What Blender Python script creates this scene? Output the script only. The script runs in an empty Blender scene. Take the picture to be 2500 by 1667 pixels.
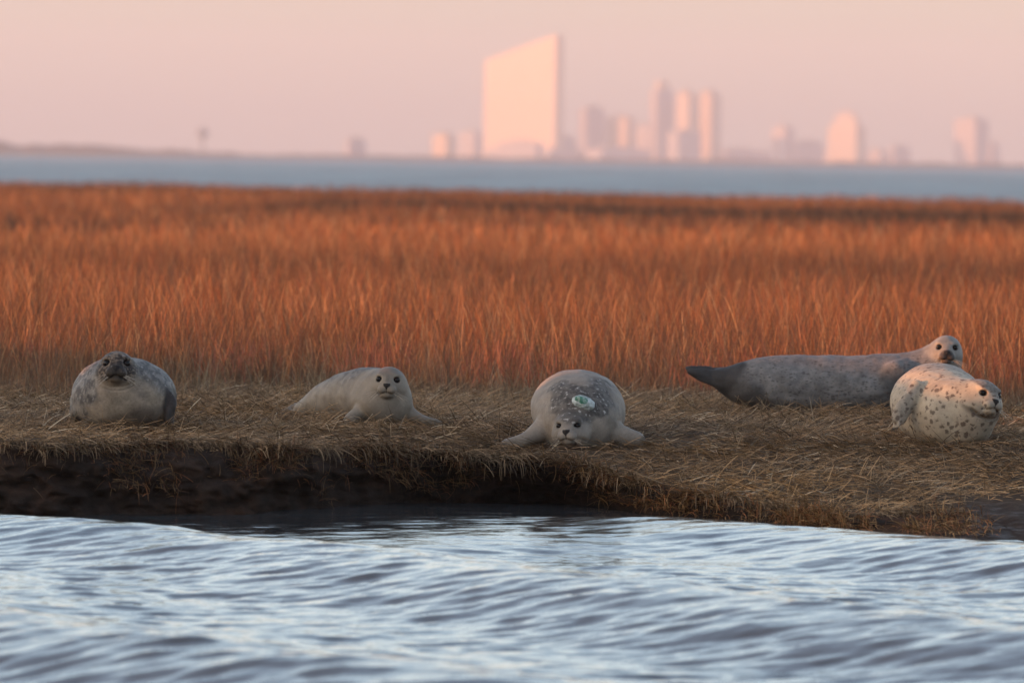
import bpy, math, random
import numpy as np
from mathutils import Vector, Matrix

random.seed(7)
RNG = np.random.default_rng(7)
scene = bpy.context.scene
COL = scene.collection

# ------------------------------------------------------------------ camera
FPX = 18900.0                       # focal length in pixels of the 2500 px wide photograph
CAM = Vector((0.0, 0.0, 1.55))      # metres above the marsh turf
PITCH, ROLL = math.atan(445 / FPX), 0.0135
_f = Vector((0, math.cos(PITCH), -math.sin(PITCH)))
_r = Vector((1, 0, 0)); _u = _r.cross(_f)
RIGHT = _r * math.cos(ROLL) + _u * math.sin(ROLL)
UP = _u * math.cos(ROLL) - _r * math.sin(ROLL)
cam_data = bpy.data.cameras.new('camera')
cam = bpy.data.objects.new('camera', cam_data); COL.objects.link(cam)
m = Matrix.Identity(4)
for i in range(3):
    m[i][0], m[i][1], m[i][2], m[i][3] = RIGHT[i], UP[i], -_f[i], CAM[i]
cam.matrix_world = m
cam_data.sensor_width = 36.0
cam_data.lens = 36.0 * FPX / 2500.0
cam_data.clip_start = 0.5; cam_data.clip_end = 60000
cam_data.dof.use_dof = True
cam_data.dof.focus_distance = 43.8
cam_data.dof.aperture_fstop = 4.1
scene.camera = cam

# ------------------------------------------------------------------ sky, sun, exposure
SUN_ELEV = math.radians(4.0)
SUN_AZ = math.radians(74.0)         # to the left of straight behind the camera
SUN_DIR = Vector((-math.sin(SUN_AZ) * math.cos(SUN_ELEV), -math.cos(SUN_AZ) * math.cos(SUN_ELEV), math.sin(SUN_ELEV)))
world = bpy.data.worlds.new('World'); scene.world = world; world.use_nodes = True
nt = world.node_tree; nt.nodes.clear()
def N(tree, kind, **kw):
    n = tree.nodes.new(kind)
    for k, v in kw.items():
        if k.startswith('i_'):
            n.inputs[k[2:].replace('_', ' ')].default_value = v
        else:
            setattr(n, k, v)
    return n
out = N(nt, 'ShaderNodeOutputWorld')
sky = N(nt, 'ShaderNodeTexSky', sky_type='NISHITA', sun_disc=False)
sky.sun_elevation = SUN_ELEV
sky.sun_rotation = math.pi + SUN_AZ
sky.dust_density = 2.0; sky.air_density = 1.0
bg1 = N(nt, 'ShaderNodeBackground'); bg1.inputs['Strength'].default_value = 0.07
nt.links.new(sky.outputs[0], bg1.inputs['Color'])
# the twilight band opposite the sun and the pale veil above it
tc = N(nt, 'ShaderNodeTexCoord'); sep = N(nt, 'ShaderNodeSeparateXYZ')
nt.links.new(tc.outputs['Generated'], sep.inputs[0])
mx = N(nt, 'ShaderNodeMath', operation='MAXIMUM'); mx.inputs[1].default_value = 0.0
nt.links.new(sep.outputs['Z'], mx.inputs[0])
pw = N(nt, 'ShaderNodeMath', operation='POWER'); pw.inputs[1].default_value = 0.5
nt.links.new(mx.outputs[0], pw.inputs[0])
ramp = N(nt, 'ShaderNodeValToRGB')
cr = ramp.color_ramp
SKY = [(0.0, (0.31, 0.27, 0.27)), (0.08, (0.35, 0.30, 0.29)), (0.145, (0.46, 0.41, 0.345)), (0.22, (0.72, 0.66, 0.55)),
       (0.32, (0.86, 0.97, 1.0)), (0.45, (0.62, 0.82, 1.0)), (0.62, (0.34, 0.45, 0.64)), (1.0, (0.15, 0.175, 0.24))]
while len(cr.elements) < len(SKY):
    cr.elements.new(0.5)
for e, (p, c) in zip(cr.elements, SKY):
    e.position = p; e.color = (*c, 1)
nt.links.new(pw.outputs[0], ramp.inputs[0])
bg2 = N(nt, 'ShaderNodeBackground'); bg2.inputs['Strength'].default_value = 0.76
nt.links.new(ramp.outputs[0], bg2.inputs['Color'])
add = N(nt, 'ShaderNodeAddShader')
nt.links.new(bg1.outputs[0], add.inputs[0]); nt.links.new(bg2.outputs[0], add.inputs[1])
# the bright warm quarter of the sky round the low sun
dt = N(nt, 'ShaderNodeVectorMath', operation='DOT_PRODUCT'); dt.inputs[1].default_value = SUN_DIR
nt.links.new(tc.outputs['Generated'], dt.inputs[0])
dm = N(nt, 'ShaderNodeMath', operation='MAXIMUM'); dm.inputs[1].default_value = 0.0
nt.links.new(dt.outputs['Value'], dm.inputs[0])
dp = N(nt, 'ShaderNodeMath', operation='POWER'); dp.inputs[1].default_value = 3.5
nt.links.new(dm.outputs[0], dp.inputs[0])
ds = N(nt, 'ShaderNodeMath', operation='MULTIPLY'); ds.inputs[1].default_value = 1.15
nt.links.new(dp.outputs[0], ds.inputs[0])
bg3 = N(nt, 'ShaderNodeBackground'); bg3.inputs['Color'].default_value = (1.0, 0.76, 0.53, 1)
nt.links.new(ds.outputs[0], bg3.inputs['Strength'])
add2 = N(nt, 'ShaderNodeAddShader')
nt.links.new(add.outputs[0], add2.inputs[0]); nt.links.new(bg3.outputs[0], add2.inputs[1])
nt.links.new(add2.outputs[0], out.inputs['Surface'])

sun_data = bpy.data.lights.new('sun', 'SUN')
sun_data.energy = 5.0; sun_data.angle = math.radians(0.5); sun_data.color = (1.0, 0.35, 0.11)
sun = bpy.data.objects.new('sun', sun_data); COL.objects.link(sun)
sun.rotation_euler = SUN_DIR.to_track_quat('Z', 'Y').to_euler()
scene.view_settings.view_transform = 'Standard'
scene.view_settings.look = 'None'
scene.view_settings.exposure = 0.85
scene.view_settings.gamma = 1.0
cy = scene.cycles
cy.use_denoising = True
cy.max_bounces = 6; cy.diffuse_bounces = 3; cy.glossy_bounces = 3; cy.transmission_bounces = 4
cy.volume_bounces = 1; cy.caustics_reflective = False; cy.caustics_refractive = False

# ------------------------------------------------------------------ helpers
def at(px, py, d):
    """world point at depth y = d behind photograph pixel (px, py)"""
    v = _f * FPX + RIGHT * (px - 1250) - UP * (py - 833.5)
    return CAM + v * (d / v.y)

def _hash(ix, iy, iz, seed):
    h = (ix.astype(np.uint32) * np.uint32(374761393) + iy.astype(np.uint32) * np.uint32(668265263)
         + iz.astype(np.uint32) * np.uint32(2147483647) + np.uint32((seed * 974634777) & 0xffffffff))
    h = (h ^ (h >> np.uint32(13))) * np.uint32(1274126177)
    h = (h ^ (h >> np.uint32(16))) * np.uint32(2246822519)
    h = h ^ (h >> np.uint32(15))
    return h.astype(np.float64) / 4294967295.0

def vnoise(x, y, z=None, seed=0):
    """value noise in 0..1"""
    x = np.asarray(x, float); y = np.asarray(y, float)
    z = np.zeros_like(x) if z is None else np.asarray(z, float)
    fx, fy, fz = np.floor(x), np.floor(y), np.floor(z)
    tx, ty, tz = x - fx, y - fy, z - fz
    tx, ty, tz = (t * t * t * (t * (t * 6 - 15) + 10) for t in (tx, ty, tz))
    ix, iy, iz = fx.astype(np.int64), fy.astype(np.int64), fz.astype(np.int64)
    r = 0
    for a in (0, 1):
        wx = tx if a else 1 - tx
        for b in (0, 1):
            wy = ty if b else 1 - ty
            for c in (0, 1):
                wz = tz if c else 1 - tz
                r = r + wx * wy * wz * _hash(ix + a, iy + b, iz + c, seed)
    return r

def fbm(x, y, z=None, seed=0, oct=4, gain=0.5):
    s, a, t = 0, 1.0, 0
    for o in range(oct):
        f = 2.03 ** o
        s = s + a * vnoise(x * f, y * f, None if z is None else z * f, seed + o * 17)
        t += a; a *= gain
    return s / t

def smooth(t):
    t = np.clip(t, 0, 1); return t * t * (3 - 2 * t)

def mesh_obj(name, verts, faces, mat=None, parent=None, colors=None, attrs=None, shade=True):
    """faces: (n,3) or (n,4) integer array"""
    verts = np.asarray(verts, np.float32); faces = np.asarray(faces, np.int32)
    me = bpy.data.meshes.new(name)
    k = faces.shape[1]
    me.vertices.add(len(verts)); me.vertices.foreach_set('co', verts.ravel())
    me.loops.add(faces.size); me.loops.foreach_set('vertex_index', faces.ravel())
    me.polygons.add(len(faces))
    me.polygons.foreach_set('loop_start', np.arange(0, faces.size, k, dtype=np.int32))
    me.polygons.foreach_set('use_smooth', np.full(len(faces), shade, dtype=bool))
    me.update(calc_edges=True)
    if colors is not None:
        ca = me.color_attributes.new('tint', 'FLOAT_COLOR', 'POINT')
        c = np.ones((len(verts), 4), np.float32); c[:, :3] = colors
        ca.data.foreach_set('color', c.ravel())
    for kk, vv in (attrs or {}).items():
        a = me.attributes.new(kk, 'FLOAT', 'POINT'); a.data.foreach_set('value', np.asarray(vv, np.float32))
    o = bpy.data.objects.new(name, me); COL.objects.link(o)
    if mat: me.materials.append(mat)
    if parent: o.parent = parent
    return o

def tag(o, label=None, cat=None, group=None, kind=None):
    if label: o['label'] = label
    if cat: o['category'] = cat
    if group: o['group'] = group
    if kind: o['kind'] = kind
    return o

def empty(name, loc):
    o = bpy.data.objects.new(name, None); COL.objects.link(o); o.location = loc
    o.empty_display_size = 0.1
    return o

def new_mat(name):
    mt = bpy.data.materials.new(name); mt.use_nodes = True
    t = mt.node_tree; t.nodes.clear()
    o = N(t, 'ShaderNodeOutputMaterial')
    return mt, t, o

def L(t, a, b):
    t.links.new(a, b)

# ------------------------------------------------------------------ materials
def grass_material(name, transl=0.35):
    mt, t, o = new_mat(name)
    a = N(t, 'ShaderNodeVertexColor', layer_name='tint')
    d = N(t, 'ShaderNodeBsdfDiffuse'); tr = N(t, 'ShaderNodeBsdfTranslucent')
    g = N(t, 'ShaderNodeBsdfGlossy'); g.inputs['Roughness'].default_value = 0.5
    g.inputs['Color'].default_value = (.5, .5, .5, 1)
    L(t, a.outputs[0], d.inputs[0]); L(t, a.outputs[0], tr.inputs[0])
    m1 = N(t, 'ShaderNodeMixShader'); m1.inputs[0].default_value = transl
    L(t, d.outputs[0], m1.inputs[1]); L(t, tr.outputs[0], m1.inputs[2])
    m2 = N(t, 'ShaderNodeMixShader'); m2.inputs[0].default_value = 0.05
    L(t, m1.outputs[0], m2.inputs[1]); L(t, g.outputs[0], m2.inputs[2])
    L(t, m2.outputs[0], o.inputs['Surface'])
    return mt
MAT_GRASS = grass_material('dry_grass')
MAT_STRAW = grass_material('flattened_straw', 0.2)

def ground_material():
    mt, t, o = new_mat('peat_and_turf')
    a = N(t, 'ShaderNodeVertexColor', layer_name='tint')
    tcn = N(t, 'ShaderNodeTexCoord')
    n1 = N(t, 'ShaderNodeTexNoise'); n1.inputs['Scale'].default_value = 14; n1.inputs['Detail'].default_value = 8
    n1.inputs['Roughness'].default_value = .7
    L(t, tcn.outputs['Object'], n1.inputs['Vector'])
    mr = N(t, 'ShaderNodeMapRange'); mr.inputs['To Min'].default_value = 0.45; mr.inputs['To Max'].default_value = 1.55
    mr.inputs['From Min'].default_value = .3; mr.inputs['From Max'].default_value = .7
    L(t, n1.outputs['Fac'], mr.inputs['Value'])
    mul = N(t, 'ShaderNodeVectorMath', operation='SCALE')
    L(t, a.outputs[0], mul.inputs[0]); L(t, mr.outputs[0], mul.inputs['Scale'])
    b = N(t, 'ShaderNodeBsdfPrincipled'); b.inputs['Specular IOR Level'].default_value = 0.12
    w = N(t, 'ShaderNodeAttribute', attribute_name='wet')
    rr = N(t, 'ShaderNodeMapRange'); rr.inputs['To Min'].default_value = 0.95; rr.inputs['To Max'].default_value = 0.40
    L(t, w.outputs['Fac'], rr.inputs['Value']); L(t, rr.outputs[0], b.inputs['Roughness'])
    L(t, mul.outputs[0], b.inputs['Base Color'])
    bp = N(t, 'ShaderNodeBump'); bp.inputs['Strength'].default_value = .8; bp.inputs['Distance'].default_value = .02
    L(t, n1.outputs['Fac'], bp.inputs['Height']); L(t, bp.outputs[0], b.inputs['Normal'])
    L(t, b.outputs[0], o.inputs['Surface'])
    return mt
MAT_GROUND = ground_material()

def water_material(name, bump_scale, bump_dist, base=(0.030, 0.036, 0.040), rough=0.03, matte_mix=0.0):
    mt, t, o = new_mat(name)
    b = N(t, 'ShaderNodeBsdfPrincipled')
    b.inputs['Base Color'].default_value = (*base, 1); b.inputs['Roughness'].default_value = rough
    b.inputs['IOR'].default_value = 1.333
    tcn = N(t, 'ShaderNodeTexCoord'); mp = N(t, 'ShaderNodeMapping')
    mp.inputs['Scale'].default_value = bump_scale
    L(t, tcn.outputs['Object'], mp.inputs['Vector'])
    n = N(t, 'ShaderNodeTexNoise'); n.inputs['Scale'].default_value = 1; n.inputs['Detail'].default_value = 5
    L(t, mp.outputs[0], n.inputs['Vector'])
    bp = N(t, 'ShaderNodeBump'); bp.inputs['Strength'].default_value = 1; bp.inputs['Distance'].default_value = bump_dist
    L(t, n.outputs['Fac'], bp.inputs['Height']); L(t, bp.outputs[0], b.inputs['Normal'])
    if matte_mix:                                    # diffuse colour stands in for the reflection off distant wave faces
        d = N(t, 'ShaderNodeBsdfDiffuse')
        mp2 = N(t, 'ShaderNodeMapping'); mp2.inputs['Scale'].default_value = (.11, .012, 1)
        L(t, tcn.outputs['Object'], mp2.inputs['Vector'])
        n2 = N(t, 'ShaderNodeTexNoise'); n2.inputs['Scale'].default_value = 1; n2.inputs['Detail'].default_value = 4
        L(t, mp2.outputs[0], n2.inputs['Vector'])
        r2 = N(t, 'ShaderNodeMapRange'); r2.inputs['From Min'].default_value = .35; r2.inputs['From Max'].default_value = .65
        L(t, n2.outputs['Fac'], r2.inputs['Value'])
        mc = N(t, 'ShaderNodeMix', data_type='RGBA'); L(t, r2.outputs[0], mc.inputs['Factor'])
        mc.inputs['A'].default_value = (*[c * 1.1 for c in base], 1); mc.inputs['B'].default_value = (*[c * 1.9 for c in base], 1)
        L(t, mc.outputs['Result'], d.inputs['Color'])
        mx_ = N(t, 'ShaderNodeMixShader'); mx_.inputs[0].default_value = matte_mix
        L(t, b.outputs[0], mx_.inputs[1]); L(t, d.outputs[0], mx_.inputs[2]); L(t, mx_.outputs[0], o.inputs['Surface'])
    else:
        L(t, b.outputs[0], o.inputs['Surface'])
    return mt

# ------------------------------------------------------------------ the lie of the land
WATER_Z = -0.36
def wx(px):                                     # photograph column -> x at about 43 m
    return (px - 1250) / FPX * 42.5
EX = np.array([wx(p) for p in (-2500, -900, 0, 500, 850, 1100, 1280, 1400, 1600, 1900, 2100, 2300, 2420, 2600, 3400, 5000)])
EDGE_Y = np.array([40.6, 41.3, 41.7, 41.97, 42.2, 42.65, 42.95, 42.9, 42.0, 40.95, 40.7, 41.0, 41.3, 41.3, 40.5, 40.8])
EDGE_Z = np.array([-.03, -.02, -.02, -.02, -.04, -.06, -.10, -.12, -.20, -.27, -.29, -.27, -.23, -.22, -.2, -.1])
FOOT_Y = np.array([40.4, 41.0, 41.35, 41.5, 42.0, 42.9, 43.5, 43.3, 42.1, 40.75, 40.3, 39.9, 39.4, 39.2, 38.9, 40.4])
RAMP_L = np.array([.5, .5, .5, .5, .7, 1.2, 2.0, 2.2, 2.4, 2.7, 2.8, 2.6, 2.4, 2.2, 2.2, 2.0])
def sm_interp(x, ys):
    x = np.asarray(x, float)
    return (np.interp(x - .12, EX, ys) + np.interp(x, EX, ys) + np.interp(x + .12, EX, ys)) / 3
PADS = [(297, 1055, 43.05, .35, .6), (923, 1040, 44.7, .4, .6), (1412, 1106, 43.5, .45, .6), (2010, 1012, 47.8, .95, .5), (2308, 1091, 43.4, .4, .6)]
def ground_z(x, y):
    x = np.asarray(x, float); y = np.asarray(y, float)
    ey = sm_interp(x, EDGE_Y); t = np.clip((y - ey) / sm_interp(x, RAMP_L), 0, 1)
    z = sm_interp(x, EDGE_Z) * (1 - t) ** 1.3
    for (px, py, d, rx, ry) in PADS:
        g = at(px, py, d)
        w = np.exp(-(((x - g.x) / rx) ** 2 + (np.maximum(np.abs(y - g.y - .1) - .1, 0) / ry) ** 2) ** 2)
        z = z * (1 - w) + (g.z + .012) * w
    z = z + (fbm(x * 1.6, y * 1.2, seed=3, oct=3) - .5) * .03 + (fbm(x * 7, y * 5, seed=5, oct=3) - .5) * .03
    return z

# seal footprints: x, y, half widths, so straw and turf keep out of them
SEAL_SPOTS = []

# ------------------------------------------------------------------ creek bank (near turf and the peat face)
def build_bank():
    xs = np.arange(-7.5, 7.5, 0.022); nx = len(xs)
    ey = sm_interp(xs, EDGE_Y); fy = sm_interp(xs, FOOT_Y); ez = sm_interp(xs, EDGE_Z)
    ey = ey + (fbm(xs * 1.6, xs * 0, seed=21, oct=5, gain=.6) - .5) * .75 * np.clip((1.9 - xs) / 1, .3, 1)
    rows = []
    # turf, from the back to the lip
    for t in np.linspace(0, 1, 190):
        y = ey + (52.5 - ey) * (1 - t) ** 1.25
        rows.append((xs, y, ground_z(xs, y), np.zeros(nx)))
    # face
    lip_z = rows[-1][2]
    for t in np.linspace(0.03, 1, 46):
        z = lip_z + (WATER_Z - .10 - lip_z) * t
        under = fy - ey
        y = ey + under * t ** .8
        y = y - .035 * np.sin(np.clip(t * 8, 0, math.pi))                   # a lip of turf
        h = np.clip((lip_z - WATER_Z) / .3, .25, 1)
        dis = (fbm(xs * 3.2, z * 6, seed=31, oct=5, gain=.6) - .5) * .44 + (fbm(xs * 14, z * 16, seed=37, oct=4) - .5) * .16
        dis = dis * h * np.clip(t * 4, 0, 1)
        muddy = smooth((xs - 2.15) / .35)
        dis = dis * (1 - .7 * muddy)
        z = z + muddy * (fbm(xs * 3, z * 30, seed=43, oct=4) - .5) * .035
        y = y + dis
        rows.append((xs, y, z + (fbm(xs * 9, z * 9 + 5, seed=41, oct=3) - .5) * .03 * np.clip(t * 4, 0, 1), np.full(nx, t)))
    ny = len(rows)
    X = np.stack([r[0] for r in rows]); Y = np.stack([r[1] for r in rows]); Z = np.stack([r[2] for r in rows]); T = np.stack([r[3] for r in rows])
    V = np.stack([X, Y, Z], -1).reshape(-1, 3)
    i = np.arange(nx - 1)[None, :]; j = np.arange(ny - 1)[:, None]
    a = j * nx + i
    F = np.stack([a, a + nx, a + nx + 1, a + 1], -1).reshape(-1, 4)
    T = T.ravel()
    n1 = fbm(V[:, 0] * 2.5, V[:, 1] * 2, V[:, 2] * 5, seed=51)[:, None]
    turf = np.array([.065, .042, .024]) * (.7 + .7 * n1)
    peat = np.array([.020, .014, .011]) * (.5 + 1.0 * n1)
    rust = np.array([.065, .034, .020])
    r = smooth((fbm(V[:, 0] * 4, V[:, 1] * 4, V[:, 2] * 9, seed=57) - .52) * 8)[:, None]
    right = smooth((V[:, 0] - .2) / 1.5)[:, None]
    peat = peat + (rust - peat) * r * (.25 + .75 * right)
    C = np.where((T > 0)[:, None], peat, turf)
    tt = smooth(T * 9)[:, None]
    C = turf * (1 - tt) + peat * tt
    mud = (smooth((V[:, 0] - 2.1) / .35) * smooth((V[:, 2] * -1 - .2) / .08))[:, None]
    C = C * (1 - mud) + np.array([.040, .027, .020]) * (.5 + n1) * mud
    wet = np.clip(mud[:, 0], 0, 1) * smooth((fbm(V[:, 0] * 9, V[:, 1] * 30, seed=59, oct=4) - .52) * 8) * .8
    o = mesh_obj('creek_bank', V, F, MAT_GROUND, colors=C, attrs={'wet': wet})
    tag(o, kind='structure')

def build_marsh_ground():
    ys = np.concatenate([np.arange(51.5, 100, 1.0), np.arange(100, 312, 3.0)])
    xs = np.linspace(-1, 1, 60)
    X = xs[None, :] * (8 + (ys[:, None] - 50) * .35); Y = np.repeat(ys[:, None], 60, 1)
    Z = (fbm(X * .4, Y * .4, seed=61) - .5) * .06 - .02
    edge = smooth((Y - far_edge(X) + 1) / 6)
    Z = Z * (1 - edge) + (WATER_Z - .3) * edge
    V = np.stack([X, Y, Z], -1).reshape(-1, 3)
    a = np.arange(len(ys) - 1)[:, None] * 60 + np.arange(59)[None, :]
    F = np.stack([a, a + 1, a + 61, a + 60], -1).reshape(-1, 4)
    C = np.array([.12, .065, .035]) * (.6 + .8 * fbm(V[:, 0] * .8, V[:, 1] * .3, seed=65))[:, None]
    o = mesh_obj('marsh_ground', V, F, MAT_GROUND, colors=C, attrs={'wet': np.zeros(len(V))})
    tag(o, kind='structure')

def far_edge(x):
    return 284 - x * 1.5 + (fbm(np.asarray(x, float) * .25, np.zeros_like(x), seed=71) - .5) * 14

# ------------------------------------------------------------------ water
def creek_height(X, Y):
    n = (.87, .49)
    s = X * n[0] + Y * n[1]
    c = -X * n[1] + Y * n[0]
    ph = (s - 16.9 + .25 * np.sin(c * .5 + 1) ) / 3.55 * 2 * math.pi
    amp_mask = 1 - .8 * np.exp(-((X + .02) / .62) ** 2) * smooth((Y - 38.2) / 1.6)
    prof = (np.cos(ph) + .28 * np.cos(2 * ph))
    amp = .074 * (.75 + .5 * vnoise(c * .25, s * .15, seed=81))
    z = amp * amp_mask * (prof - .15)
    def train(wl, ang, a, seed, sharp=0):
        d = (math.cos(ang), math.sin(ang))
        q = X * d[0] + Y * d[1]
        p = q / wl * 2 * math.pi + 5.0 * fbm(X * .6 / wl ** .5, Y * .5 / wl ** .5, seed=seed, oct=2)
        env = .35 + 1.1 * fbm(X / wl * .22, Y / wl * .22, seed=seed + 3, oct=2) ** 1.2
        return a * env * (np.cos(p) + sharp * np.cos(2 * p))
    dist = sm_interp(X, FOOT_Y) - Y
    mid = np.exp(-((X + .35) / 1.15) ** 4)
    lee = .55 - .15 * mid; lee = lee + (1 - lee) * smooth((dist - 1.0 - 1.6 * mid) / 4.2)
    z0 = z; z = 0
    z = z + train(1.45, 1.35, .0042, 91, .2) + train(.95, 1.85, .0027, 95, .2)
    z = z + train(.62, 1.15, .0026, 101, .3) + train(.44, 1.85, .0025, 105, .2) + train(.31, 1.4, .0027, 111, .2) + train(.22, 1.95, .0026, 113) + train(.15, 1.5, .0018, 117)
    # calmer in the lee of the bank
    calm = .45 + .55 * smooth((dist - .3) / 3.0)
    z = z0 * calm * (1 - .5 * mid * (1 - smooth((dist - 3.5) / 2))) + z * lee + .45 * lee * (fbm(X * 6, Y * 8, seed=121, oct=4, gain=.65) - .5) * .034 + (fbm(X * 1.5, Y * 2.2, seed=127, oct=4, gain=.55) - .5) * .036 * calm * (.3 + .7 * lee)
    return z

MAT_WATER = water_material('creek_water', (18, 26, 18), .0023)
MAT_BAY = water_material('bay_water', (.35, .35, .35), 1.3, base=(.100, .150, .175), rough=.3, matte_mix=.6)
def build_water():
    xs = np.arange(-7, 7, 0.024); ys = np.arange(26.5, 46.5, 0.030)
    X, Y = np.meshgrid(xs, ys)
    Z = creek_height(X, Y)
    # settle to the level of the sheet around it
    e = smooth((Y - 26.5) / .6) * smooth((46.5 - Y) / .3) * smooth((7 - np.abs(X)) / .4)
    Z = Z * e + WATER_Z
    nx = len(xs)
    V = np.stack([X, Y, Z], -1).reshape(-1, 3)
    a = np.arange(len(ys) - 1)[:, None] * nx + np.arange(nx - 1)[None, :]
    F = np.stack([a, a + 1, a + nx + 1, a + nx], -1).reshape(-1, 4)
    tag(mesh_obj('creek_water', V, F, MAT_WATER), kind='structure')
    # bay behind the marsh, and the open water round it: a sheet with the creek left out
    R = 11300
    x0, x1, y0, y1 = xs[0], xs[-1], ys[0], ys[-1]
    v = [(-R, -4000, 0), (R, -4000, 0), (R, y0, 0), (-R, y0, 0), (-R, R, 0), (R, R, 0), (-R, y1, 0), (R, y1, 0),
         (x0, y0, 0), (x0, y1, 0), (x1, y0, 0), (x1, y1, 0)]
    f = [(0, 1, 2, 3), (6, 7, 5, 4), (3, 8, 9, 6), (10, 2, 7, 11)]
    vv = np.array(v, float); vv[:, 2] = WATER_Z
    tag(mesh_obj('bay_water', vv, np.array(f), MAT_BAY), kind='structure')

# ------------------------------------------------------------------ blades of grass and straw
def ribbons(name, base, az, length, lean, width, segs, col0, col1, mat, droop=0.0, face=None, taper=.75, parent=None, head=None, up0=None):
    """base (n,3); each blade a ribbon that starts upright and leans towards az; returns one object"""
    n = len(base)
    t = np.linspace(0, 1, segs + 1)[None, :]
    ang = lean[:, None] * (.35 + .65 * t) + droop * t * t if up0 is None else up0[:, None] + lean[:, None] * t
    ds = length[:, None] / segs
    hx = np.cumsum(np.sin(ang) * ds, 1) - np.sin(ang[:, :1]) * ds
    hz = np.cumsum(np.cos(ang) * ds, 1) - np.cos(ang[:, :1]) * ds
    cx = base[:, 0:1] + hx * np.cos(az)[:, None]; cyy = base[:, 1:2] + hx * np.sin(az)[:, None]; cz = base[:, 2:3] + hz
    fa = (az + math.pi / 2 + RNG.normal(0, .6, n)) if face is None else face
    w = width[:, None] * (1 - taper * t ** 1.5)
    if head is not None:
        w = w * (1 + head[:, None] * np.exp(-((t - .88) / .12) ** 2))
    wxv, wyv = np.cos(fa)[:, None] * w / 2, np.sin(fa)[:, None] * w / 2
    A = np.stack([cx - wxv, cyy - wyv, cz], -1); B = np.stack([cx + wxv, cyy + wyv, cz], -1)
    if up0 is not None:
        A[..., 2] -= w * .35; B[..., 2] += w * .35
    V = np.stack([A, B], 2).reshape(-1, 3)
    k = 2 * (segs + 1)
    a = np.arange(n)[:, None] * k + 2 * np.arange(segs)[None, :]
    F = np.stack([a, a + 1, a + 3, a + 2], -1).reshape(-1, 4)
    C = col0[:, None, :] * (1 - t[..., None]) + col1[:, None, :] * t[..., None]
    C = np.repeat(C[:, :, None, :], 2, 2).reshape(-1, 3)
    return mesh_obj(name, V, F, mat, colors=C, parent=parent)

def grass_colour(x, y, n):
    a = np.array([.36, .115, .036]); b = np.array([.33, .082, .026]); c = np.array([.66, .27, .10]); g = np.array([.14, .060, .028])
    k = RNG.random(n)[:, None]; m_ = fbm(x * .5, y * .25, seed=131, oct=3)[:, None]
    col = a * (1 - m_) + b * m_
    col = np.where(k > .84, c, col); col = np.where(k > .96, np.array([.80, .46, .22]), col); col = np.where(k < .46, g, col)
    return col * (.55 + .8 * RNG.random(n))[:, None]

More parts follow.
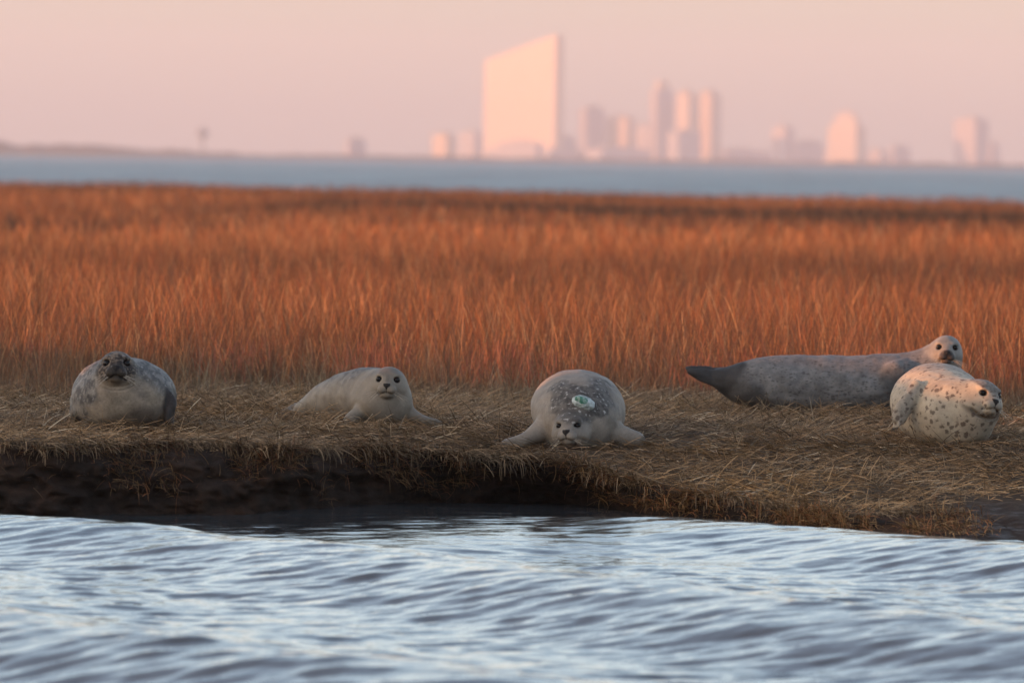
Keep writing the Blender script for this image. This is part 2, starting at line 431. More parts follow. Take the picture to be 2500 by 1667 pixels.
def build_grass():
    # near, counted in single stems
    bases = []; params = []
    def zone(y0, y1, dens, halfw, slack, wid, hgt, segs, name, label, headp=.25):
        n = int((y1 - y0) * 2 * (halfw((y0 + y1) / 2)) * dens)
        y = y0 + (y1 - y0) * RNG.random(n); x = (RNG.random(n) * 2 - 1) * halfw(y)
        # ragged front, clumps
        front = 49.6 + 1.6 * (fbm(x * .8, x * 0, seed=141, oct=3) - .5) * 2 - .9 * smooth((x - .9) / .8) 
        cl = fbm(x * 2.4, y * 1.6, seed=143, oct=3)
        gap = fbm(x * .55, y * .22, seed=145, oct=3)
        keep = (cl + .25 * RNG.random(n) > .43 + .22 * smooth((.46 - gap) * 8)) & (y > front + RNG.normal(0, .8, n)) & (y < far_edge(x))
        x, y, cl = x[keep], y[keep], cl[keep]; n = len(x)
        z = np.where(y < 52, ground_z(x, np.minimum(y, 52)), -.02) - .01
        rise = smooth((y - front[keep] + .8) / 5.2)
        patch = fbm(x * .35, y * .10, seed=147, oct=3)
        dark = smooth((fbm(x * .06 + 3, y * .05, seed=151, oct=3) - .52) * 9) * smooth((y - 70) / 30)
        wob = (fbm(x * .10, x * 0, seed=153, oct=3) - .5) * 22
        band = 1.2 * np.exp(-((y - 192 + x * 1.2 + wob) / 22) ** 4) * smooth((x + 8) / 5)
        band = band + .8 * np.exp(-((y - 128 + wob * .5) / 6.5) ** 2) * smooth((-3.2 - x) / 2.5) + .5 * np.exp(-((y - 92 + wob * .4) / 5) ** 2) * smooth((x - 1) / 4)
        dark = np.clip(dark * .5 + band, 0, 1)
        glow = smooth((fbm(x * .05, y * .035 + 7, seed=155, oct=3) - .35) * 4)
        h = hgt * (.18 + .80 * rise) * (.55 + .75 * cl) * (.75 + .5 * patch) * (.50 + .70 * RNG.random(n) ** 1.3) * (1 - .12 * dark)
        h = np.where(RNG.random(n) < .04, h * 1.22, h)
        az = RNG.random(n) * 2 * math.pi
        lean = np.abs(RNG.normal(0, .15 if y0 < 60 else .10, n)) + .03
        wild = RNG.random(n) < .12 + .25 * (1 - rise); lean = np.where(wild, lean + .5 * RNG.random(n), lean)
        c1 = grass_colour(x, y, n) * (.82 + .42 * glow + .34 * smooth((y - 85) / 30) * (1 - smooth((y - 175) / 12)))[:, None] * np.array([.86, .86, .80])
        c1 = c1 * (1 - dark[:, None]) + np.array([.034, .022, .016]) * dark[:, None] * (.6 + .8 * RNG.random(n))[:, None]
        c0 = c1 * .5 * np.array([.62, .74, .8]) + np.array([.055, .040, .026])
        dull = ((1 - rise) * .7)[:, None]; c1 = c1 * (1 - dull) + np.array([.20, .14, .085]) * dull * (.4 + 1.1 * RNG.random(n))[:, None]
        w = wid * (.6 + .7 * RNG.random(n))
        head = np.where(RNG.random(n) < headp, 1.1, 0.0)
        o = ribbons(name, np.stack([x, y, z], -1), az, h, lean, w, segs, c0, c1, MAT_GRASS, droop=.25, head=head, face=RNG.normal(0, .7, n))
        tag(o, label, 'grass', kind='stuff')
    zone(47.6, 62, 520, lambda y: y * .088 + .9, 1, .0042, .56, 5, 'marsh_grass', 'tall dry orange cordgrass standing close behind the seals')
    zone(62, 110, 190, lambda y: y * .092 + 1.0, 1, .0062, .55, 3, 'marsh_grass', 'dry orange cordgrass filling the middle of the marsh')
    zone(110, 300, 42, lambda y: y * .108 + 2.0, 1, .018, .52, 2, 'marsh_grass', 'far orange marsh grass running back to the bay water', headp=0)

def keep_out(x, y):
    k = np.ones(len(x), bool)
    for (sx, sy, rx, ry) in SEAL_SPOTS:
        k &= ((x - sx) / rx) ** 2 + ((y - sy) / ry) ** 2 > 1
    return k

def build_straw():
    # flattened mat
    n = 210000
    x = (RNG.random(n) * 2 - 1) * 5.0; y = 39.2 + 12.3 * RNG.random(n) ** 1.05
    ey = sm_interp(x, EDGE_Y) + (fbm(x * 1.6, x * 0, seed=21, oct=5, gain=.6) - .5) * .75 * np.clip((1.9 - x) / 1, .3, 1)
    k = (y > ey - .06) & keep_out(x, y) & (fbm(x * 3, y * 1.5, seed=161, oct=3) + .35 * RNG.random(n) > .37)
    k &= ~((x > 2.0) & (y < ey + .25 * smooth((x - 2.0) / .4) * RNG.random(len(x)) * 2))
    x, y = x[k], y[k]; n = len(x)
    clump = fbm(x * 1.8, y * 1.2, seed=163, oct=3)
    z = ground_z(x, y) + .004 + .045 * RNG.random(n) ** 2 * (clump * 1.6)
    flow = (fbm(x * .7, y * .7, seed=165, oct=2) - .5) * 7
    az = flow + RNG.normal(0, 1.3, n)
    length = .035 + .17 * RNG.random(n) ** 1.8
    up0 = 1.33 + RNG.normal(0, .26, n)
    lean = np.abs(RNG.normal(.25, .25, n))
    warm = fbm(x * .9 + 4, y * .7, seed=167, oct=3)[:, None]
    near = smooth((42.6 - y) / 1.0)[:, None]
    c = np.array([.29, .195, .120]) * (1 - warm * .6) + np.array([.40, .215, .075]) * warm * (.6 + .8 * near)
    pale = RNG.random(n)[:, None] > .90
    c = np.where(pale, np.array([.60, .45, .29]), c) * (.22 + 1.25 * RNG.random(n) ** 1.5)[:, None]
    o = ribbons('straw_mat', np.stack([x, y, z], -1), az, length, lean, .0024 + .0024 * RNG.random(n), 3, c * .8, c, MAT_STRAW, up0=up0, taper=.5)
    tag(o, 'trampled pale straw lying over the turf under the seals', 'straw', kind='stuff')
    # stubble and short upright wisps among the straw
    n = 16000
    x = (RNG.random(n) * 2 - 1) * 5.0; y = 40 + 11.5 * RNG.random(n)
    ey = sm_interp(x, EDGE_Y)
    dens = smooth((fbm(x * 1.7, y * .9, seed=171, oct=3) - .42) * 6) * (.10 + .9 * smooth((y - 46.5) / 3))
    k = (y > ey + .1) & keep_out(x, y) & (RNG.random(n) < dens)
    x, y = x[k], y[k]; n = len(x)
    c = np.array([.30, .22, .13]) * (.5 + .9 * RNG.random(n))[:, None]
    h = (.04 + .14 * RNG.random(n) ** 1.5) * (1 + 1.2 * smooth((y - 47.5) / 2.5))
    o = ribbons('grass_stubble', np.stack([x, y, ground_z(x, y)], -1), RNG.random(n) * 6.28, h, np.abs(RNG.normal(.35, .35, n)), np.full(n, .0042), 4,
                c * .6, c, MAT_STRAW, droop=.4, face=RNG.normal(0, .7, n))
    tag(o, 'short stubble and wisps standing up out of the straw', 'grass', kind='stuff')
    # hanging tufts and roots on the bank face
    n = 80000
    x = (RNG.random(n) * 2 - 1) * 5.0
    right = smooth((x - .1) / .9)
    dens = .04 + .55 * smooth((fbm(x * 4.2, x * 0, seed=181, oct=4) - .47) * 9) + right * .7 * smooth((fbm(x * 3.1, x * 0, seed=183, oct=3) - .34) * 5)
    dens = dens * (1 - smooth((x - 1.9) / .7))
    k = RNG.random(n) < dens
    x = x[k]; right = right[k]; n = len(x)
    hol = None
    ey = sm_interp(x, EDGE_Y) + (fbm(x * 1.6, x * 0, seed=21, oct=5, gain=.6) - .5) * .75 * np.clip((1.9 - x) / 1, .3, 1)
    tt = RNG.random(n) ** (2.8 - 1.6 * right) * (.25 + .9 * fbm(x * 6, x * 0, seed=185, oct=2) * (1 - right) + .65 * right)
    kk = (fbm(x * 5, tt * 2.5, seed=187, oct=3) + .18 * RNG.random(n) > .52 - .0 * tt) | (RNG.random(n) < .12)
    x, right, ey, tt = x[kk], right[kk], ey[kk], tt[kk]; n = len(x)
    lip = ground_z(x, ey); fy = sm_interp(x, FOOT_Y)
    z = lip - .01 - (lip - WATER_Z) * tt * .9
    y = ey + (fy - ey) * tt - .05 - .05 * RNG.random(n)
    az = -math.pi / 2 + RNG.normal(0, 1.4, n)
    c = np.array([.36, .205, .085]) * ((.15 + 1.3 * RNG.random(n) ** 2.0) * (.55 + .75 * right))[:, None]
    red = RNG.random(n) < .3
    c = np.where(red[:, None], c * np.array([1.1, .75, .7]), c)
    o = ribbons('bank_tufts', np.stack([x, y, z], -1), az, .025 + .10 * RNG.random(n) ** 1.8, .3 + .9 * RNG.random(n), .0024 + .0022 * RNG.random(n), 4,
                c * .7, c, MAT_STRAW, up0=1.0 + RNG.normal(0, .65, n), face=None)
    tag(o, 'rusty tufts and roots hanging over the peat face of the bank', 'grass', kind='stuff')

def build_lip_straw():
    n = 15000
    x = (RNG.random(n) * 2 - 1) * 5.0
    k = (fbm(x * 3.3, x * 0, seed=191, oct=4) + .25 * RNG.random(n) > .50) & (x < 2.4)
    x = x[k]; n = len(x)
    ey = sm_interp(x, EDGE_Y) + (fbm(x * 1.6, x * 0, seed=21, oct=5, gain=.6) - .5) * .75 * np.clip((1.9 - x) / 1, .3, 1)
    y = ey + RNG.normal(0, .05, n) - .03
    z = ground_z(x, ey) + .01 - .05 * RNG.random(n) ** 2
    c = np.array([.34, .225, .125]) * (.25 + 1.0 * RNG.random(n) ** 1.4)[:, None]
    long_ = RNG.random(n) ** 3
    o = ribbons('lip_straw', np.stack([x, y, z], -1), -math.pi / 2 + RNG.normal(0, .8, n), .03 + .14 * long_, .5 + 1.3 * RNG.random(n), .0026 + .0024 * RNG.random(n), 5,
                c, c * .8, MAT_STRAW, up0=1.2 + RNG.normal(0, .35, n), taper=.5)
    tag(o, 'straw bending down over the lip of the peat bank', 'straw', kind='stuff')

def build_red_plants():
    spots = [(905, 800, 51.0), (950, 790, 52.0), (1185, 850, 50.6), (1310, 850, 50.2), (1250, 800, 52), (2430, 905, 50), (2470, 870, 51), (880, 830, 50.2), (1710, 905, 50.5),
             (90, 810, 51), (560, 840, 51), (620, 820, 52.5), (1830, 800, 52), (2120, 830, 51)]
    P = []
    for px, py, d in spots:
        p = at(px, py, d)
        m_ = 110
        P.append(np.stack([p.x + RNG.normal(0, .11, m_), d + RNG.normal(0, .25, m_), RNG.random(m_) * .22 + .05], -1))
    P = np.concatenate(P); n = len(P)
    c = np.array([.27, .085, .045]) * (.5 + .9 * RNG.random(n))[:, None]
    o = ribbons('glasswort', P, RNG.random(n) * 6.28, .06 + .10 * RNG.random(n), np.abs(RNG.normal(.5, .4, n)), np.full(n, .0045), 3, c, c, MAT_GRASS, face=RNG.normal(0, .8, n))
    tag(o, 'bushy red glasswort growing low at the front of the grass', 'grass', kind='stuff')

# ------------------------------------------------------------------ seals: distance-field sculpture
class Field:
    def __init__(s, lo, hi, step, fine=None, fstep=.0032):
        def axis(a, b, fa, fb):
            out_ = [a]
            while out_[-1] < b:
                q = out_[-1]
                out_.append(q + (fstep if fine is not None and fa <= q <= fb else step))
            return np.array(out_)
        fl, fh = fine if fine is not None else ((0,) * 3, (0,) * 3)
        s.ax = [axis(lo[i], hi[i], fl[i], fh[i]).astype(np.float32) for i in range(3)]
        s.S = np.full([len(a) for a in s.ax], 1.0, np.float32)
    def _box(s, c, r):
        sl = []
        for i in range(3):
            a = np.searchsorted(s.ax[i], c[i] - r[i]); b = np.searchsorted(s.ax[i], c[i] + r[i])
            if b <= a: return None
            sl.append(slice(a, b))
        return tuple(sl)
    def prim(s, c, rad, rot=None, k=.03, mode='add', shrink=False):
        """ellipsoid at c with radii rad along the columns of rot"""
        R = np.eye(3) if rot is None else np.asarray(rot, float)
        ext = np.sqrt(((R * np.asarray(rad)[None, :]) ** 2).sum(1)) + k * 2 + .02
        sl = s._box(c, ext)
        if sl is None: return
        X = s.ax[0][sl[0]][:, None, None] - c[0]; Y = s.ax[1][sl[1]][None, :, None] - c[1]; Z = s.ax[2][sl[2]][None, None, :] - c[2]
        k0 = 0; k1 = 0
        for j in range(3):
            q = X * R[0, j] + Y * R[1, j] + Z * R[2, j]
            qa = (q / rad[j]); k0 = k0 + qa * qa; qa = qa / rad[j]; k1 = k1 + qa * qa
        k0 = np.sqrt(k0); k1 = np.sqrt(k1) + 1e-9
        d = (k0 * (k0 - 1) / k1).astype(np.float32)
        A = s.S[sl]
        if mode == 'add':
            h = np.maximum(k - np.abs(A - d), 0) / k
            s.S[sl] = np.minimum(A, d) - h * h * k * .25
        else:
            d = -d
            h = np.maximum(k - np.abs(A - d), 0) / k
            s.S[sl] = np.maximum(A, d) + h * h * k * .25
    def chain(s, pts, k=.05, per=4):
        """pts: x, y, z, half width, half height along a spine"""
        p = np.array(pts, float); n = len(p)
        ts = np.linspace(0, n - 1, (n - 1) * per + 1)
        q = np.stack([np.array([cr_interp(p[:, j], t) for t in ts]) for j in range(p.shape[1])], 1)
        for i in range(len(q)):
            tan = q[min(i + 1, len(q) - 1), :3] - q[max(i - 1, 0), :3]
            step = np.linalg.norm(tan) / 2 + 1e-6; tan = tan / (np.linalg.norm(tan) + 1e-9)
            side = np.cross(tan, (0, 0, 1)); side /= np.linalg.norm(side) + 1e-9
            upv = np.cross(side, tan)
            ra = max(step * 1.6, .75 * min(q[i, 3], q[i, 4]))
            s.prim(q[i, :3], (q[i, 3], ra, q[i, 4]), np.stack([side, tan, upv], 1), k)
    def carve_line(s, pts, r, k=.008):
        p = np.array(pts, float)
        for i in range(len(p) - 1):
            nseg = max(2, int(np.linalg.norm(p[i + 1] - p[i]) / (r * .8)))
            for t in np.linspace(0, 1, nseg):
                s.prim(p[i] * (1 - t) + p[i + 1] * t, (r, r, r), None, k, 'sub')
    def mesh(s):
        S = s.S; neg = S < 0
        c = sum(neg[a:S.shape[0] - 1 + a, b:S.shape[1] - 1 + b, d:S.shape[2] - 1 + d].astype(np.int8) for a in (0, 1) for b in (0, 1) for d in (0, 1))
        act = (c > 0) & (c < 8)
        I, J, K = np.nonzero(act)
        idx = np.full(act.shape, -1, np.int32); idx[I, J, K] = np.arange(len(I))
        acc = np.zeros((len(I), 3)); cnt = np.zeros(len(I))
        crn = [(a, b, d) for a in (0, 1) for b in (0, 1) for d in (0, 1)]
        for p in crn:
            for j in range(3):
                if p[j] == 0:
                    q = list(p); q[j] = 1
                    va = S[I + p[0], J + p[1], K + p[2]]; vb = S[I + q[0], J + q[1], K + q[2]]
                    mk = (va < 0) != (vb < 0)
                    t = np.where(mk, va / np.where(mk, va - vb, 1), 0)
                    P0 = np.stack([s.ax[0][I + p[0]], s.ax[1][J + p[1]], s.ax[2][K + p[2]]], 1)
                    P1 = np.stack([s.ax[0][I + q[0]], s.ax[1][J + q[1]], s.ax[2][K + q[2]]], 1)
                    acc += np.where(mk[:, None], P0 + (P1 - P0) * t[:, None], 0); cnt += mk
        V = acc / cnt[:, None]
        faces = []
        for j in range(3):
            a = [slice(1, -1)] * 3; a[j] = slice(0, -1); b = [slice(1, -1)] * 3; b[j] = slice(1, None)
            A, B = neg[tuple(a)], neg[tuple(b)]
            for flip, mk in ((False, A & ~B), (True, ~A & B)):
                w = np.nonzero(mk)
                ijk = [w[m_] + (0 if m_ == j else 1) for m_ in range(3)]
                u, v = (j + 1) % 3, (j + 2) % 3
                def cell(du, dv):
                    q = [x.copy() for x in ijk]; q[u] -= du; q[v] -= dv
                    return idx[q[0], q[1], q[2]]
                quad = [cell(1, 1), cell(0, 1), cell(0, 0), cell(1, 0)]
                if flip: quad = quad[::-1]
                faces.append(np.stack(quad, 1))
        F = np.concatenate(faces)
        F = F[(F >= 0).all(1)]
        return V, F

def cr_interp(v, t):
    n = len(v); i = min(int(t), n - 2); f = t - i
    p0 = v[i - 1] if i > 0 else 2 * v[0] - v[1]
    p3 = v[i + 2] if i + 2 < n else 2 * v[-1] - v[-2]
    p1, p2 = v[i], v[i + 1]
    return .5 * (2 * p1 + (p2 - p0) * f + (2 * p0 - 5 * p1 + 4 * p2 - p3) * f * f + (3 * p1 - p0 - 3 * p2 + p3) * f ** 3)

def relax(V, F, it=2, lam=.5):
    e = np.concatenate([F[:, [0, 1]], F[:, [1, 2]], F[:, [2, 3]], F[:, [3, 0]]])
    for _ in range(it):
        acc = np.zeros_like(V); cnt = np.zeros(len(V))
        for a, b in ((0, 1), (1, 0)):
            for j in range(3):
                acc[:, j] += np.bincount(e[:, a], weights=V[e[:, b], j], minlength=len(V))
            cnt += np.bincount(e[:, a], minlength=len(V))
        V = V * (1 - lam) + lam * acc / cnt[:, None]
    return V

class Head:
    """head frame: u to the animal's left as seen facing it (picture right when it faces the camera), f out of the nose, w up"""
    def __init__(s, o, fwd, up, sc=1.0):
        s.o = np.array(o, float); f = np.array(fwd, float); f /= np.linalg.norm(f)
        up = np.array(up, float); u = np.cross(up, f); u /= np.linalg.norm(u); w = np.cross(f, u)
        s.R = np.stack([u, f, w], 1); s.sc = sc
    def p(s, u, f, w):
        return s.o + s.R @ (np.array([u, f, w]) * s.sc)
    def local(s, P):
        return (P - s.o) @ s.R / s.sc
    def add(s, F, c, r, k=.02, mode='add', rot=None):
        R = s.R if rot is None else s.R @ rot
        F.prim(s.p(*c), np.array(r) * s.sc, R, k * s.sc, mode)
    EYE = (.0475, .074, .020)
    def build(s, F, squint=False, jowl=1.0):
        s.add(F, (0, 0, .002), (.088, .112, .086), .03)
        s.add(F, (0, -.02, -.02), (.092, .10, .085), .03)
        s.add(F, (0, .078, -.020), (.046, .070, .042), .035)
        for m_ in (-1, 1):
            s.add(F, (m_ * .052, .030, -.036), (.042 * jowl, .062, .044), .03)
            s.add(F, (m_ * .023, .122, -.034), (.029, .030, .025), .012)
            s.add(F, (m_ * .040, .060, .043), (.024, .028, .012), .022)
        s.add(F, (0, .130, -.010), (.020, .020, .016), .012)
        s.add(F, (0, .098, -.064), (.034, .040, .020), .014)
        for m_ in (-1, 1):
            e = s.EYE
            s.add(F, (m_ * e[0], e[1] + .012, e[2]), (.018, .018, .015 if not squint else .009), .012, 'sub')
            s.add(F, (m_ * .0085, .1515, -.011), (.0042, .006, .0062), .004, 'sub')
            s.add(F, (m_ * .078, -.005, .012), (.006, .008, .006), .010, 'sub')     # ear hole
        # groove below the nose, then the mouth
        F.carve_line([s.p(0, .154, -.020), s.p(0, .155, -.044)], .0028 * s.sc, .006)
        F.carve_line(s.mouth3(), .0036 * s.sc, .007)
    def mouth3(s):
        return [s.p(-.050, .082, -.061), s.p(-.037, .116, -.058), s.p(-.018, .142, -.053), s.p(0, .149, -.048),
                s.p(.018, .142, -.053), s.p(.037, .116, -.058), s.p(.050, .082, -.061)]
    def paint(s, V, C, face_col=None, nose=(.018, .016, .017), nose_amt=1.0):
        q = s.local(V); u, f, w = q[:, 0], q[:, 1], q[:, 2]
        def blend(m_, col):
            nonlocal C
            C = C * (1 - m_[:, None]) + np.array(col) * m_[:, None]
        # nose leather, a broad-topped V
        vn = (np.abs(u) < .0040 + .0155 * smooth((w + .028) / .022)) & (w > -.030) & (w < .003) & (f > .118)
        blend(vn.astype(float) * nose_amt, nose)
        ln = (np.abs(u) < .0026) & (w <= -.028) & (w > -.050) & (f > .12)
        blend(ln.astype(float) * .85, nose)
        mp = np.array([(-.050, .082, -.061), (-.037, .116, -.058), (-.018, .142, -.053), (0, .149, -.048), (.018, .142, -.053), (.037, .116, -.058), (.050, .082, -.061)])
        dm = np.full(len(V), 1.0)
        for a, b in zip(mp[:-1], mp[1:]):
            ab = b - a; t = np.clip(((q - a) @ ab) / (ab @ ab), 0, 1)
            dm = np.minimum(dm, np.linalg.norm(q - (a + t[:, None] * ab), axis=1))
        blend(smooth((.0056 - dm) / .0034) * .68, (.03, .022, .020))
        for m_ in (-1, 1):
            e = np.array([m_ * s.EYE[0], s.EYE[1] + .006, s.EYE[2]])
            d = np.linalg.norm((q - e) * np.array([1, .8, 1.1]), axis=1)
            blend(smooth((.0265 - d) / .010) * .62, (.03, .026, .025))
        return C

def eye_mesh():
    v, f = [], []
    nu, nv = 16, 10
    for j in range(nv + 1):
        th = math.pi * j / nv
        for i in range(nu):
            ph = 2 * math.pi * i / nu
            v.append((math.sin(th) * math.cos(ph), math.sin(th) * math.sin(ph), math.cos(th)))
    for j in range(nv):
        for i in range(nu):
            a = j * nu + i; b = j * nu + (i + 1) % nu
            f.append((a, a + nu, b + nu, b))
    return np.array(v), np.array(f)

def simple_mat(name, col, rough=.5, spec=.5, coat=0.0):
    mt, t, o = new_mat(name)
    b = N(t, 'ShaderNodeBsdfPrincipled'); b.inputs['Roughness'].default_value = rough
    b.inputs['Specular IOR Level'].default_value = spec; b.inputs['Coat Weight'].default_value = coat
    tcn = N(t, 'ShaderNodeTexCoord'); n = N(t, 'ShaderNodeTexNoise'); n.inputs['Scale'].default_value = 60
    L(t, tcn.outputs['Object'], n.inputs['Vector'])
    mix = N(t, 'ShaderNodeMix', data_type='RGBA'); mix.inputs['A'].default_value = (*[c * .8 for c in col], 1); mix.inputs['B'].default_value = (*[min(1, c * 1.2) for c in col], 1)
    L(t, n.outputs['Fac'], mix.inputs['Factor']); L(t, mix.outputs['Result'], b.inputs['Base Color'])
    L(t, b.outputs[0], o.inputs['Surface'])
    return mt
MAT_EYE = simple_mat('wet_black_eye', (.005, .004, .004), .12, .22, 0.0)
MAT_WHISK = simple_mat('whisker', (.55, .48, .40), .5)
MAT_CLAW = simple_mat('claw', (.05, .04, .035), .4)

def fur_material(name, spot_col=(.05, .04, .035), spot_scale=26.0, spot_size=.42, speck=.25, stretch=(1, 1, 1), spot_keep=.55, light_speck=0.0):
    mt, t, o = new_mat(name)
    a = N(t, 'ShaderNodeVertexColor', layer_name='tint'); sp = N(t, 'ShaderNodeAttribute', attribute_name='spots')
    tcn = N(t, 'ShaderNodeTexCoord'); mp = N(t, 'ShaderNodeMapping'); mp.inputs['Scale'].default_value = stretch
    L(t, tcn.outputs['Object'], mp.inputs['Vector'])
    # ragged spots: cells of a distorted Voronoi, some of them kept
    nd = N(t, 'ShaderNodeTexNoise'); nd.inputs['Scale'].default_value = spot_scale * 1.3; nd.inputs['Detail'].default_value = 3
    L(t, mp.outputs[0], nd.inputs['Vector'])
    sub = N(t, 'ShaderNodeVectorMath', operation='SUBTRACT'); sub.inputs[1].default_value = (.5, .5, .5)
    L(t, nd.outputs['Color'], sub.inputs[0])
    sc_ = N(t, 'ShaderNodeVectorMath', operation='SCALE'); sc_.inputs['Scale'].default_value = 1.15 / spot_scale
    L(t, sub.outputs[0], sc_.inputs[0])
    ad = N(t, 'ShaderNodeVectorMath', operation='ADD'); L(t, mp.outputs[0], ad.inputs[0]); L(t, sc_.outputs[0], ad.inputs[1])
    vo = N(t, 'ShaderNodeTexVoronoi'); vo.inputs['Scale'].default_value = spot_scale
    L(t, ad.outputs[0], vo.inputs['Vector'])
    sx = N(t, 'ShaderNodeSeparateColor'); L(t, vo.outputs['Color'], sx.inputs[0])
    keep = N(t, 'ShaderNodeMath', operation='MULTIPLY'); keep.inputs[1].default_value = spot_size
    L(t, sx.outputs[0], keep.inputs[0])
    clus = N(t, 'ShaderNodeTexNoise'); clus.inputs['Scale'].default_value = 6.5; clus.inputs['Detail'].default_value = 2
    L(t, tcn.outputs['Object'], clus.inputs['Vector'])
    cm = N(t, 'ShaderNodeMapRange'); cm.inputs['From Min'].default_value = .30; cm.inputs['From Max'].default_value = .56; cm.inputs['To Min'].default_value = .5
    L(t, clus.outputs['Fac'], cm.inputs['Value'])
    kk = N(t, 'ShaderNodeMath', operation='MULTIPLY'); L(t, keep.outputs[0], kk.inputs[0]); L(t, cm.outputs[0], kk.inputs[1])
    kk2 = N(t, 'ShaderNodeMath', operation='MULTIPLY'); L(t, kk.outputs[0], kk2.inputs[0]); L(t, sp.outputs['Fac'], kk2.inputs[1])
    df = N(t, 'ShaderNodeMath', operation='SUBTRACT'); L(t, kk2.outputs[0], df.inputs[0]); L(t, vo.outputs['Distance'], df.inputs[1])
    sm = N(t, 'ShaderNodeMapRange'); sm.inputs['From Min'].default_value = -.07; sm.inputs['From Max'].default_value = .22; sm.inputs['To Max'].default_value = .80
    L(t, df.outputs[0], sm.inputs['Value'])
    m1 = N(t, 'ShaderNodeMix', data_type='RGBA'); L(t, sm.outputs[0], m1.inputs['Factor']); L(t, a.outputs[0], m1.inputs['A']); m1.inputs['B'].default_value = (*spot_col, 1)
    # fine mottling of the hair
    n2 = N(t, 'ShaderNodeTexNoise'); n2.inputs['Scale'].default_value = 70; n2.inputs['Detail'].default_value = 6; n2.inputs['Roughness'].default_value = .75
    L(t, tcn.outputs['Object'], n2.inputs['Vector'])
    n3 = N(t, 'ShaderNodeTexNoise'); n3.inputs['Scale'].default_value = 13; n3.inputs['Detail'].default_value = 4
    L(t, tcn.outputs['Object'], n3.inputs['Vector'])
    am = N(t, 'ShaderNodeMath', operation='ADD'); L(t, n2.outputs['Fac'], am.inputs[0]); L(t, n3.outputs['Fac'], am.inputs[1])
    mr = N(t, 'ShaderNodeMapRange'); mr.inputs['From Min'].default_value = .7; mr.inputs['From Max'].default_value = 1.3
    mr.inputs['To Min'].default_value = 1 - speck * 1.7; mr.inputs['To Max'].default_value = 1 + speck * 1.5
    L(t, am.outputs[0], mr.inputs['Value'])
    ml = N(t, 'ShaderNodeVectorMath', operation='SCALE'); L(t, m1.outputs['Result'], ml.inputs[0]); L(t, mr.outputs[0], ml.inputs['Scale'])
    col = ml.outputs[0]
    if light_speck:
        ls = N(t, 'ShaderNodeTexNoise'); ls.inputs['Scale'].default_value = 48; ls.inputs['Detail'].default_value = 3
        L(t, tcn.outputs['Object'], ls.inputs['Vector'])
        lm = N(t, 'ShaderNodeMapRange'); lm.inputs['From Min'].default_value = .60; lm.inputs['From Max'].default_value = .70; lm.inputs['To Max'].default_value = light_speck
        L(t, ls.outputs['Fac'], lm.inputs['Value'])
        la = N(t, 'ShaderNodeAttribute', attribute_name='pale')
        lx = N(t, 'ShaderNodeMath', operation='MULTIPLY'); L(t, lm.outputs[0], lx.inputs[0]); L(t, la.outputs['Fac'], lx.inputs[1])
        m3 = N(t, 'ShaderNodeMix', data_type='RGBA'); L(t, lx.outputs[0], m3.inputs['Factor']); L(t, col, m3.inputs['A']); m3.inputs['B'].default_value = (.46, .43, .40, 1)
        col = m3.outputs['Result']
    b = N(t, 'ShaderNodeBsdfPrincipled'); b.inputs['Roughness'].default_value = .62
    b.inputs['Specular IOR Level'].default_value = .22; b.inputs['Sheen Weight'].default_value = .03; b.inputs['Sheen Roughness'].default_value = .4
    L(t, col, b.inputs['Base Color'])
    bp = N(t, 'ShaderNodeBump'); bp.inputs['Strength'].default_value = .35; bp.inputs['Distance'].default_value = .003
    L(t, n2.outputs['Fac'], bp.inputs['Height']); L(t, bp.outputs[0], b.inputs['Normal'])
    L(t, b.outputs[0], o.inputs['Surface'])
    return mt

def whiskers(root, H, n=9, col=None, ln=.085):
    rr = random.Random(5)
    for m_ in (-1, 1):
        V, F = [], []
        for i in range(n):
            a = H.p(m_ * (.030 + .012 * rr.random()), .132 - .018 * rr.random(), -.030 - .022 * rr.random())
            d = H.R @ np.array([m_ * (.8 + .3 * rr.random()), .25 - .35 * rr.random(), -.25 - .55 * rr.random()])
            d /= np.linalg.norm(d); ll = ln * (.6 + .6 * rr.random())
            w = H.R @ np.array([0, 0, .0006])
            dn = np.array([0, 0, -.25])
            k = len(V)
            for j in range(5):
                t = j / 4
                c = a + d * ll * t + dn * ll * t * t * .5
                V += [c - w * (1 - .6 * t), c + w * (1 - .6 * t)]
            for j in range(4):
                F.append((k + 2 * j, k + 2 * j + 1, k + 2 * j + 3, k + 2 * j + 2))
        mesh_obj('whiskers', np.array(V), np.array(F), MAT_WHISK, parent=root)

def eyes(root, H, r=.0190, squint=False):
    ev, ef = eye_mesh()
    for m_ in (-1, 1):
        c = H.p(m_ * H.EYE[0], H.EYE[1], H.EYE[2])
        v = (ev * np.array([r, r * .8, r * (.62 if squint else .92)]) * H.sc) @ H.R.T
        o = mesh_obj('eye', v, ef, MAT_EYE, parent=root)
        o.location = c

def claws(root, pts, d, ln=.022):
    V, F = [], []
    for p in pts:
        p = np.array(p, float); dd = np.array(d, float); dd /= np.linalg.norm(dd)
        s1 = np.cross(dd, (0, 0, 1)); s1 /= np.linalg.norm(s1); s2 = np.cross(s1, dd)
        k = len(V)
        for t, r in ((0, .0038), (.5, .003), (1, .0006)):
            c = p + dd * ln * t + np.array([0, 0, -.006]) * t * t
            V += [c + (s1 * math.cos(a) + s2 * math.sin(a)) * r for a in (0, 2.1, 4.2)]
        for j in range(2):
            for i in range(3):
                a = k + j * 3 + i; b = k + j * 3 + (i + 1) % 3
                F.append((a, b, b + 3, a + 3))
    mesh_obj('claws', np.array(V), np.array(F), MAT_CLAW, parent=root)

